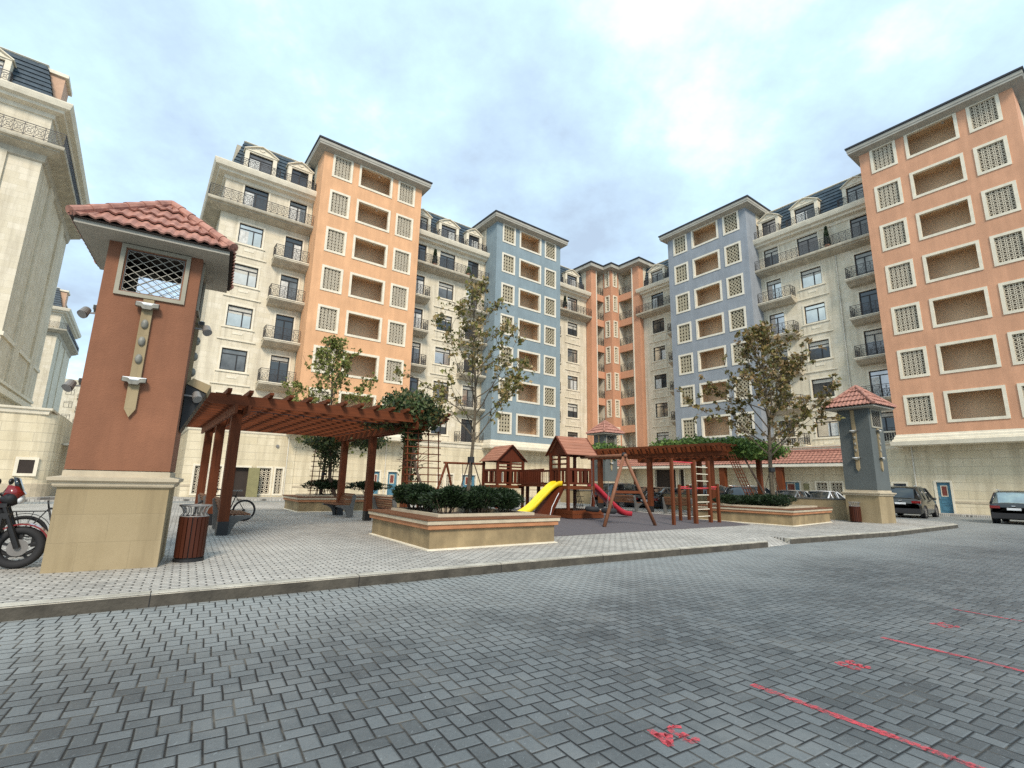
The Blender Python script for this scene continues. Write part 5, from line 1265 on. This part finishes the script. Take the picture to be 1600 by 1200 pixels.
# ============================================================ BICYCLES AND MOTORBIKE
def spoked(b, c, ax, R, n=18):
    c = Vector(c); a = Vector(ax); u = Vector((1, 0, 0)) if abs(a.x) < .5 else Vector((0, 1, 0)); w_ = a.cross(u)
    for i in range(n):
        t = 2 * PI * i / n; b.cyl(c + a * .02 * (1 if i % 2 else -1), c + (u * math.cos(t) + w_ * math.sin(t)) * R, .0022, n=3)
def bicycle(label, loc, rz, fender=False, rack=False):
    """local: rear axle at origin, front towards +x"""
    t = thing('bicycle', label, 'bicycle', loc, rz, 'parked bicycles'); R = .335
    for x in (0, 1.05):
        w_ = obj('wheel', N('rubber').torus((x, 0, R), (0, 1, 0), R - .022, .024, 36, 8), t, True)
        r = N('black').torus((x, 0, R), (0, 1, 0), R - .05, .010, 36, 6); spoked(r, (x, 0, R), (0, 1, 0), R - .045); r.cyl((x, -.05, R), (x, .05, R), .025, n=10); obj('rim', r, w_)
    f = N('black'); BBk = (.42, 0, .28); ST = (.28, 0, .78); HT = (.86, 0, .80); HB = (.90, 0, .66)
    for p, q, r in ((BBk, ST, .016), (ST, HT, .017), (BBk, HB, .020), (HT, HB, .02), ((0, .05, R), BBk, .010), ((0, -.05, R), BBk, .010), ((0, .05, R), ST, .009), ((0, -.05, R), ST, .009), (HB, (1.05, .05, R), .012), (HB, (1.05, -.05, R), .012), (ST, (.25, 0, .92), .013), (HT, (.84, 0, .96), .014)): f.cyl(p, q, r, n=8)
    obj('frame', f, t, True)
    h = N('black').tube([(.78, -.30, .97), (.83, -.2, .99), (.86, 0, .98), (.83, .2, .99), (.78, .30, .97)], .013, 8); h.cyl((.76, -.32, .965), (.80, -.2, .985), .018, n=8); h.cyl((.76, .32, .965), (.80, .2, .985), .018, n=8); obj('handlebar', h, t, True)
    s = N('lampgrey').extr([(-.14, -.075), (-.10, -.085), (.02, -.03), (.14, -.015), (.14, .015), (.02, .03), (-.10, .085), (-.14, .075)], (.24, 0, .93), (1, 0, 0), (0, 1, 0), (.01, 0, .045)); obj('saddle', s, t)
    c = N('black').cyl((.42, .045, .28), (.42, .052, .28), .09, n=20); c.cyl((.0, .045, R), (0, .06, R), .045, n=14); c.beam((.42, .06, .28), (.42 + .12, .06, .28 - .12), .02, .014); c.beam((.42, -.06, .28), (.42 - .12, -.06, .28 + .12), .02, .014)
    c.beam((.42 + .12, .10, .16), (.42 + .12, .06, .16), .09, .02); c.beam((0, .05, R + .04), (.42, .05, .37), .006, .01); c.beam((0, .05, R - .04), (.42, .05, .19), .006, .01); obj('crank', c, t)
    if fender:
        fb = N('black'); pts = [((R + .035) * math.cos(a), 0, R + (R + .035) * math.sin(a)) for a in [math.radians(20 + 9 * i) for i in range(18)]]
        for p, q in zip(pts, pts[1:]): fb.beam(p, q, .055, .008, up=(0, 0, 1) if abs(q[0] - p[0]) > .02 else (1, 0, 0))
        obj('mudguard', fb, t)
        rk = N('black'); 
        for y in (-.06, .06): rk.tube([(.28, y, .74), (-.30, y, .74), (-.32, y * .3, .74)], .007, 6); rk.cyl((0, y, R), (-.12, y, .74), .006, n=6); rk.cyl((0, y, R), (.1, y, .74), .006, n=6)
        obj('rack', rk, t); obj('rear_light', N('bikered').box(-.36, -.32, -.05, .05, .70, .745), t)
        bg = N('black').box(.14, .42, -.07, .07, .16, .42); obj('battery', bg, t)
    return t
bicycle('dark bicycle with mudguard and rack half hidden behind the near brick-red tower', (-8.22, 8.60, .15), math.radians(42), True)
bicycle('black bicycle parked behind the benches under the left pergola', (-8.55, 16.25, .15), math.radians(203))
mt_ = thing('motorbike', 'black and red motorbike cut by the left edge, beside the brick-red tower', 'motorbike', (-7.26, 7.60, .15), math.radians(33))
R = .30
wl = obj('wheel', N('rubber').torus((0, 0, R), (0, 1, 0), R - .055, .058, 40, 10), mt_, True)
r = N('black').torus((0, 0, R), (0, 1, 0), R - .10, .016, 36, 6)
for i in range(5):
    a = 2 * PI * i / 5 + .3; r.beam((0, 0, R), ((R - .10) * math.cos(a), 0, R + (R - .10) * math.sin(a)), .035, .03, up=(0, 1, 0))
r.cyl((0, -.06, R), (0, .06, R), .045, n=12); r.mat('lampgrey').cyl((0, -.075, R), (0, -.07, R), .12, n=20); obj('rim', r, wl)
wl2 = obj('wheel', N('rubber').torus((-1.3, 0, R), (0, 1, 0), R - .055, .065, 40, 10), mt_, True)
r = N('black').torus((-1.3, 0, R), (0, 1, 0), R - .10, .016, 36, 6)
for i in range(5):
    a = 2 * PI * i / 5; r.beam((-1.3, 0, R), (-1.3 + (R - .10) * math.cos(a), 0, R + (R - .10) * math.sin(a)), .035, .03, up=(0, 1, 0))
obj('rim', r, wl2)
f = N('black')
for y in (-.09, .09): f.cyl((0, y, R), (-.24, y, .92), .028, n=10); f.cyl((0, y, R), (-.12, y, .60), .04, n=10)
f.box(-.32, -.16, -.12, .12, .72, .80); f.box(-.34, -.20, -.12, .12, .88, .94); obj('fork', f, mt_)
g = N('bikered'); pts = [((R + .045) * math.cos(a), R + (R + .045) * math.sin(a)) for a in [math.radians(18 + 12 * i) for i in range(10)]]
g.extr(pts + [(x * .94, R + (z - R) * .94) for x, z in reversed(pts)], (0, -.07, 0), (1, 0, 0), (0, 0, 1), (0, .14, 0)); obj('mudguard', g, mt_)
g = N('black'); g.ball((-.20, 0, 1.0), .12, .13, .11, 16, 10); g.mat('bikered').extr([(-.28, 1.00), (-.10, 1.01), (-.05, 1.07), (-.12, 1.18), (-.24, 1.20)], (0, -.09, 0), (1, 0, 0), (0, 0, 1), (0, .18, 0)); g.mat('carglass').extr([(-.16, 1.16), (-.08, 1.12), (-.15, 1.30), (-.20, 1.32)], (0, -.08, 0), (1, 0, 0), (0, 0, 1), (0, .16, 0)); obj('headlamp_cowl', g, mt_, True)
obj('headlamp', N('lampglass').ball((-.09, 0, 1.0), .05, .085, .075, 14, 8), mt_, True)
g = N('bikered').ball((-.47, 0, .90), .27, .15, .13, 16, 10); g.mat('black').ball((-.40, 0, .80), .22, .17, .12, 16, 10); obj('fuel_tank', g, mt_, True)
h = N('black').tube([(-.42, -.36, 1.06), (-.34, -.22, 1.08), (-.28, 0, 1.05), (-.34, .22, 1.08), (-.42, .36, 1.06)], .014, 8)
for y in (-.30, .30): h.cyl((-.36, y, 1.08), (-.30, y * 1.05, 1.22), .008, n=6); h.ball((-.30, y * 1.06, 1.25), .03, .075, .05, 10, 6)
obj('handlebar', h, mt_)
e = N('black'); e.box(-.85, -.42, -.14, .14, .32, .62); e.cyl((-.5, 0, .42), (-.38, 0, .66), .12, n=12); e.mat('lampgrey').cyl((-.62, -.18, .42), (-.62, .18, .42), .11, n=16); e.mat('black').tube([(-.42, -.10, .55), (-.30, -.12, .40), (-.42, -.14, .24), (-.85, -.17, .24), (-1.35, -.2, .34)], [.025, .028, .03, .035, .05], 8)
e.box(-.33, -.22, -.13, .13, .50, .74); obj('engine', e, mt_)
obj('seat', N('black').extr([(-.62, .84), (-.95, .80), (-1.35, .92), (-1.32, .84), (-.95, .70), (-.6, .72)], (0, -.13, 0), (1, 0, 0), (0, 0, 1), (0, .26, 0)), mt_)
obj('swingarm', N('black').beam((-.8, .08, .38), (-1.3, .08, R), .03, .05).beam((-.8, -.08, .38), (-1.3, -.08, R), .03, .05).tube([(-.35, 0, .95), (-.45, 0, .60), (-.7, 0, .32), (-.9, 0, .36)], .03, 8), mt_)
# ============================================================ PLANTS
def leaf(b, c, s, d, nrm):
    u = d * s; w_ = d.cross(nrm).normalized() * s * .62; n_ = nrm * s * .12
    b.add([c - u * .5, c + w_ * .62 + n_ - u * .05, c + w_ * .25 + u * .12, c + u * .55, c - w_ * .25 + u * .12, c - w_ * .62 + n_ - u * .05], [(0, 1, 2, 3), (0, 3, 4, 5)])
def rvec(): return Vector((random.gauss(0, 1), random.gauss(0, 1), random.gauss(0, 1))).normalized()
def tree(label, loc, Ht, spread, r0, h1, mat, nleaf, lsize, seed, density=lambda z, a: 1.0, stakes=True, group='young plane trees with stakes'):
    random.seed(seed); t = thing('plane_tree', label, 'tree', loc, 0, group)
    tb = N('bark'); pts = []; n = 14
    for i in range(n + 1):
        z = Ht * .96 * i / n; pts.append(Vector((.06 * math.sin(z * 1.1 + seed), .06 * math.cos(z * .9 + seed), z)))
    tb.tube(pts, [r0 * (1 - .88 * (i / n) ** .9) for i in range(n + 1)], 9); obj('trunk', tb, t, True)
    bb = N('bark'); tips = []
    nb = int((Ht - h1) * 6.5)
    for i in range(nb):
        f = (i + .5) / nb; z = h1 + (Ht * .97 - h1) * f; a = i * 2.399 + random.uniform(-.3, .3)
        base_ = pts[min(n, int(z / (Ht * .96) * n))].copy(); base_.z = z
        Lb = spread * (1 - f) ** .75 * random.uniform(.75, 1.12) * (1.0 if f > .08 else .8) + .25
        el = math.radians(random.uniform(28, 48) + 22 * f); q = base_; P_ = [q]; d = Vector((math.cos(a) * math.cos(el), math.sin(a) * math.cos(el), math.sin(el)))
        m_ = 6
        for k_ in range(m_):
            d = (d + rvec() * .16 + Vector((0, 0, .03))).normalized(); q = q + d * (Lb / m_); P_.append(q)
            if k_ >= 1:
                for _ in range(3):
                    if random.random() < .75:
                        e = (d + rvec() * .75).normalized(); l2 = Lb * random.uniform(.16, .34); p2 = q + e * l2 * .5 + rvec() * .03; p3 = p2 + (e + rvec() * .4).normalized() * l2 * .5
                        bb.tube([q, p2, p3], [r0 * .12, r0 * .08, .003], 4); tips += [(p2, .6), (p3, 1.0), (q.lerp(p2, .6), .4)]
        bb.tube(P_, [max(.004, r0 * .36 * (1 - f * .6) * (1 - j / (m_ + .5))) for j in range(m_ + 1)], 5); tips += [(P_[-1], 1.0), (P_[-2], .6)]
    tips.append((pts[-1], 1.0))
    obj('limbs', bb, t)
    lb = N(mat); wts = [w_ * (.25 + 1.5 * math.hypot(p.x, p.y) / spread) * density(p.z / Ht, math.atan2(p.y, p.x)) for p, w_ in tips]
    cl = random.choices(range(len(tips)), weights=wts, k=int(nleaf / 5))
    for ci in cl:
        p0_ = tips[ci][0] + rvec() * .05
        for _ in range(random.randint(3, 9)):
            p = p0_ + rvec() * abs(random.gauss(0, .11)); d = (rvec() + Vector((0, 0, -.5))).normalized(); nn = (rvec() + Vector((0, 0, .8))).normalized()
            if abs(d.dot(nn)) > .95: continue
            leaf(lb, p, lsize * random.uniform(.6, 1.25), d, nn)
    obj('crown', lb, t)
    if stakes:
        sb = N('vinebark')
        for a in (.4, 2.5, 4.6): sb.cyl((.62 * math.cos(a), .62 * math.sin(a), 0), (.06 * math.cos(a), .06 * math.sin(a), h1 * .80), .014, n=6)
        sb.mat('black').cyl((0, 0, h1 * .76), (0, 0, h1 * .84), r0 + .03, n=10); obj('stakes', sb, t)
    random.seed(seed + 100); return t
tree('nearly bare young tree with sparse olive leaves rising from the near planter', (-1.05, 13.15, .6), 6.5, 2.2, .062, 1.9, 'planeleaf', 1900, .13, 11, lambda z, a: .5 + (.1 if z > .72 else 0) + (.9 if (z < .62 and -1.2 < a < 1.2) else 0))
tree('green young tree standing behind the left pergola, in front of the orange tower', (-8.35, 22.3, .7), 7.2, 3.0, .08, 1.3, 'planeleafgreen', 4200, .16, 23, lambda z, a: 1.0)
tree('brown-leaved autumn tree rising from the right-hand planter in front of the grey-blue tower', (11.65, 22.0, .6), 8.4, 3.6, .11, 2.2, 'planeleafbrown', 3900, .21, 35, lambda z, a: 1.0 if z > .3 else 1.3)
def shrub(mat, rx, ry, rz_, n, ls, z0, seed, flat=.5):
    random.seed(seed); t = bpy.data.objects.new('shrub', None); C.objects.link(t)
    b = N(mat)
    lumps = [(Vector((random.uniform(-.6, .6) * rx, random.uniform(-.6, .6) * ry, random.uniform(-.35, .45) * rz_)), random.uniform(.35, .6)) for _ in range(12)]
    for _ in range(n):
        c, s_ = random.choice(lumps); d = rvec(); p = c + Vector((d.x * rx * s_, d.y * ry * s_, d.z * rz_ * s_)) * random.uniform(.75, 1.08)
        e = (Vector((d.x, d.y, abs(d.z) * .6 + .25)) + rvec() * .5).normalized(); nn = rvec()
        w_ = e.cross(nn).normalized() * ls * .16; q = Vector((p.x, p.y, p.z + z0 + rz_))
        b.add([q - e * ls * .5, q + w_, q + e * ls * .5, q - w_], [(0, 1, 2, 3)])
    obj('foliage', b, t)
    s = N('vinebark')
    for i in range(9):
        a = i * .7; s.tube([(.05 * math.cos(a), .05 * math.sin(a), 0), (.35 * rx * math.cos(a), .35 * ry * math.sin(a), z0 + .2 * rz_), (.6 * rx * math.cos(a), .6 * ry * math.sin(a), z0 + rz_)], [.016, .012, .006], 5)
    obj('stems', s, t); return t
def shrubs(proto, items, group):
    for i, (loc, rz, sc, lab) in enumerate(items):
        o = proto if i == 0 else copy_tree(proto); o.location = loc; o.rotation_euler[2] = rz; o.scale = (sc * 1.05, sc * 1.05, sc * .97); tag(o, lab, 'shrub', group)
u_ = Vector((math.cos(math.radians(34.5)), math.sin(math.radians(34.5)))); v_ = Vector((-u_.y, u_.x)); O_ = Vector((-1.62, 10.42))
def inpl(a, b_, O=O_, u=u_, v=v_): p = O + u * a + v * b_; return (p.x, p.y, .66)
S1 = shrub('yew', .56, .50, .33, 8000, .085, .22, 41)
shrubs(S1, [(inpl(.85, 1.05), 0, 1.0, 'dark yew shrub at the front corner of the near planter hedge'), (inpl(1.75, 1.0), 1.3, .98, 'dark yew shrub in the middle of the front row of the near planter'), (inpl(2.55, 1.05), 2.2, .96, 'dark yew shrub at the right end of the near planter hedge'),
            (inpl(.80, 1.95), 3.1, 1.04, 'dark yew shrub at the left side of the near planter hedge'), (inpl(.85, 2.75), 4.0, 1.0, 'dark yew shrub at the left back corner of the near planter'), (inpl(2.45, 2.3), 5.1, 1.0, 'dark yew shrub at the back right of the near planter')], 'yew hedge in the near planter')
S2 = shrub('yew', .95, .60, .27, 5200, .10, .32, 47)
shrubs(S2, [((-8.05, 22.1, .70), .6, 1.0, 'flat-topped dark shrub on the left in the back left planter'), ((-6.55, 23.2, .70), .7, .95, 'flat-topped dark shrub on the right in the back left planter')], 'clipped shrubs in the back left planter')
uu = Vector((math.cos(math.radians(41.5)), math.sin(math.radians(41.5)))); vv_ = Vector((-uu.y, uu.x)); OO = Vector((10.75, 19.1))
S3 = shrub('yew', 1.0, .8, .33, 6500, .11, .05, 53)
def p3(a, b_): q = OO + uu * a + vv_ * b_; return (q.x, q.y, .68)
shrubs(S3, [(p3(.95, 2.6), 0, .9, 'low clipped hedge block left of the brown-leaved tree'), (p3(1.5, 1.5), 1.0, .95, 'low clipped hedge block in front of the brown-leaved tree'), (p3(2.7, 1.9), 2.0, .98, 'low clipped hedge block at the right end of the right-hand planter')], 'clipped hedge in the right-hand planter')
def vine(label, blobs, n, mat, ls, seed, stems=(), group=None):
    random.seed(seed); o0 = Vector(blobs[0][0]); t = thing('climbing_vine', label, 'climbing plant', (o0.x, o0.y, .6), 0, group)
    b = N(mat); tot = sum(q[2] for q in blobs)
    for c, r, w_ in blobs:
        c = Vector(c) - Vector((o0.x, o0.y, .6))
        for _ in range(int(n * w_ / tot)):
            d = rvec(); p = c + Vector((d.x * r[0], d.y * r[1], d.z * r[2])) * random.uniform(.35, 1.12) ** .7 + rvec() * random.choice((.06, .06, .2))
            e = (rvec() + Vector((0, 0, -.5))).normalized(); nn = (d + rvec() * .8).normalized()
            if abs(e.dot(nn)) > .96: continue
            leaf(b, p, ls * random.uniform(.6, 1.3), e, nn)
    obj('foliage', b, t); s = N('vinebark')
    for pts, r in stems: s.tube([Vector(p) - Vector((o0.x, o0.y, .6)) for p in pts], r, 6)
    rb = [Vector(q[0]) - Vector((o0.x, o0.y, .6)) for q in blobs]
    for _ in range(30):
        c = random.choice(rb); d = rvec(); d.z = abs(d.z); s.tube([c, c + d * .6, c + d * 1.0 + Vector((0, 0, -.15))], [.012, .008, .003], 4)
    obj('stems', s, t); return t
x6, y6 = -3.15, 15.15
vine('bushy dark green climber heaped on the front right corner of the left pergola', [((x6 - .1, y6 + .1, 3.75), (.85, .9, .55), 5), ((x6 + .45, y6 - .3, 3.55), (.6, .6, .5), 3), ((x6 - .9, y6 + .2, 3.45), (.75, .7, .32), 2), ((x6, y6 + 1.0, 3.5), (.8, .9, .4), 2), ((x6 + .1, y6 - .1, 2.95), (.28, .3, .5), 1.2), ((x6 + .1, y6 - 0.05, 1.9), (.20, .2, .9), .5)],
     8200, 'vineleaf', .125, 61, [([(-2.0, 13.3, .6), (-2.35, 14.0, 1.1), (-2.8, 14.7, 1.9), (-3.0, 15.0, 2.7), (-3.1, 15.1, 3.4)], [.05, .045, .04, .035, .03]), ([(-2.9, 14.6, .6), (-3.0, 14.8, 1.6), (-2.95, 15.0, 2.8), (-3.2, 15.2, 3.5)], [.03, .03, .025, .02])])
q_ = Vector((-8.2, 21.9, 0))
vine('dark climber on the trellis and roof at the back of the left pergola', [((-7.9, 20.9, 3.05), (.9, .7, .28), 3), ((-7.9, 21.6, 2.5), (.45, .4, .6), 1.5), ((-6.3, 20.5, 3.15), (1.2, .6, .25), 2), ((-5.6, 19.3, 3.0), (.6, .6, .3), 1)], 3200, 'vineleaf', .13, 67, [([(-7.7, 22.2, .7), (-7.9, 21.8, 1.6), (-7.8, 21.4, 2.6), (-7.9, 20.9, 3.1)], [.09, .08, .07, .05])])
vine('bright green ivy lying along the roof of the right pergola', [((11.6, 25.2, 3.6), (1.2, 1.2, .45), 4), ((10.0, 26.2, 3.7), (1.3, 1.3, .42), 4), ((11.6, 24.0, 3.4), (1.0, .8, .45), 3), ((13.6, 26.3, 3.5), (1.2, 1.1, .4), 3), ((9.0, 27.6, 3.7), (1.1, 1.1, .36), 2)], 7500, 'vinebright', .17, 71, [([(11.9, 22.8, .7), (11.6, 23.2, 1.8), (11.4, 24.2, 3.2)], [.05, .045, .04])])
vine('bright green ivy on the left end of the right pergola, under the small distant tower', [((5.9, 31.2, 3.65), (1.0, 1.0, .45), 3), ((7.0, 32.3, 3.6), (1.0, .9, .35), 2), ((6.6, 30.2, 3.5), (.8, .8, .28), 2)], 2800, 'vinebright', .19, 73)
def pot_plant(label, ang, c, d, z, h, kind=0):
    random.seed(int(c * 10)); t = thing('potted_plant', label, 'potted plant', tuple(wf(ang, c, d) + Vector((0, 0, z))), 0, 'plants on the long balconies')
    obj('pot', N('terracotta').cyl((0, 0, 0), (0, 0, .35), .16, .20, 12), t); b = N('yew' if kind == 0 else 'vinebright')
    for _ in range(700):
        f = random.random(); r = .32 * (1 - f * .7); a = random.uniform(0, 2 * PI); p = Vector((r * math.cos(a) * random.random() ** .5, r * math.sin(a) * random.random() ** .5, .35 + f * h)); leaf(b, p, .16, (rvec() + Vector((0, 0, 1))).normalized(), rvec())
    obj('foliage', b, t)
pot_plant('dark conifer on the long balcony between the orange and bright blue towers', AA, 20.75, 40.75, 22.3, 1.5)
pot_plant('small fresh green plant on the long balcony beside the bright blue tower', AA, 24.6, 40.6, 22.3, .7, 1)
pot_plant('dark bushy plant on the long balcony right of the bright blue tower', AA, 38.9, 41.3, 22.3, 1.4)
pot_plant('tall narrow conifer on the long balcony between the grey-blue and salmon towers', BB, -15.9, 45.4, 22.3, 1.7)
# ============================================================ RED PAINT ON THE ROAD
def stroke(b, pts, w_=.035, z=.004):
    P_ = [Vector((*p, 0)) for p in pts]
    for i, (p, q) in enumerate(zip(P_, P_[1:])):
        n = max(1, int((q - p).length / .03)); d = (q - p).normalized(); s_ = Vector((-d.y, d.x, 0))
        for k_ in range(n):
            a, c = p.lerp(q, k_ / n), p.lerp(q, (k_ + 1) / n); wa = w_ / 2 * random.uniform(.75, 1.2)
            if random.random() < .02: continue
            b.add([a + s_ * wa + Vector((0, 0, z)), a - s_ * wa + Vector((0, 0, z)), c - s_ * wa + Vector((0, 0, z)), c + s_ * wa + Vector((0, 0, z))], [(0, 1, 2, 3)])
random.seed(5)
pt = MATS['paintred']; nt_ = NT(pt.node_tree); bs = nt_.n['Principled BSDF']
# worn spray paint: pavers show through in patches and at the joints
tcx = nt_.new('ShaderNodeTexCoord'); nz = nt_.noise(tcx.outputs['Object'], 30, 5, .7); nz2 = nt_.noise(tcx.outputs['Object'], 4, 3, .6)
tp = nt_.new('ShaderNodeBsdfTransparent'); mx = nt_.new('ShaderNodeMixShader')
f = nt_.ramp(nt_.math('ADD', nt_.math('MULTIPLY', nz, .7), nt_.math('MULTIPLY', nz2, .3)), [(.42, (.08,) * 3), (.56, (.85,) * 3)])
nt_.put(mx.inputs[0], f); nt_.l.new(tp.outputs[0], mx.inputs[1]); nt_.l.new(bs.outputs[0], mx.inputs[2]); nt_.l.new(mx.outputs[0], nt_.n['Material Output'].inputs[0])
def mark(label, build, group=None):
    b = N('paintred'); build(b); o = obj('painted_marking', b); tag(o, label, 'road marking', group)
mark('nearest long red painted bay line', lambda b: stroke(b, [(1.98, 4.31), (2.35, 3.74), (3.2, 2.45)], .07), 'red parking bay lines')
mark('second red painted bay line further right', lambda b: stroke(b, [(4.04, 5.67), (4.6, 4.76), (5.3, 3.65)], .065), 'red parking bay lines')
mark('faint farthest red painted bay line at the right edge', lambda b: stroke(b, [(6.03, 7.04), (6.4, 6.45), (7.2, 5.2)], .045), 'red parking bay lines')
GL = {'3': [[(.0, .20), (.04, .245), (.10, .24), (.115, .19), (.08, .15), (.03, .135)], [(.08, .15), (.12, .10), (.115, .03), (.06, -.0), (.0, .035)]],
      '4': [[(.10, -.01), (.10, .25)], [(.10, .25), (.0, .09), (.15, .09)]], '2': [[(.0, .20), (.05, .245), (.11, .22), (.11, .16), (.0, .0), (.12, .0)]]}
def digits(txt, x, y, a, s_=1.0):
    def f(b):
        for i, ch in enumerate(txt):
            for st in GL[ch]:
                q = [((px_ + i * .17) * s_, py_ * s_) for px_, py_ in st]; stroke(b, [(x + u * math.cos(a) - v * math.sin(a), y + u * math.sin(a) + v * math.cos(a)) for u, v in q], .05)
    return f
mark('red spray-painted number 34 nearest the camera', digits('34', 1.15, 3.60, math.radians(200), .82), 'red parking bay numbers')
mark('faded red spray-painted number 33 between two bay lines', digits('33', 3.20, 4.92, math.radians(200), .72), 'red parking bay numbers')
mark('faint distant red spray-painted number 32', digits('32', 5.27, 6.33, math.radians(200), .72), 'red parking bay numbers')
# drain cover, pale paver patches
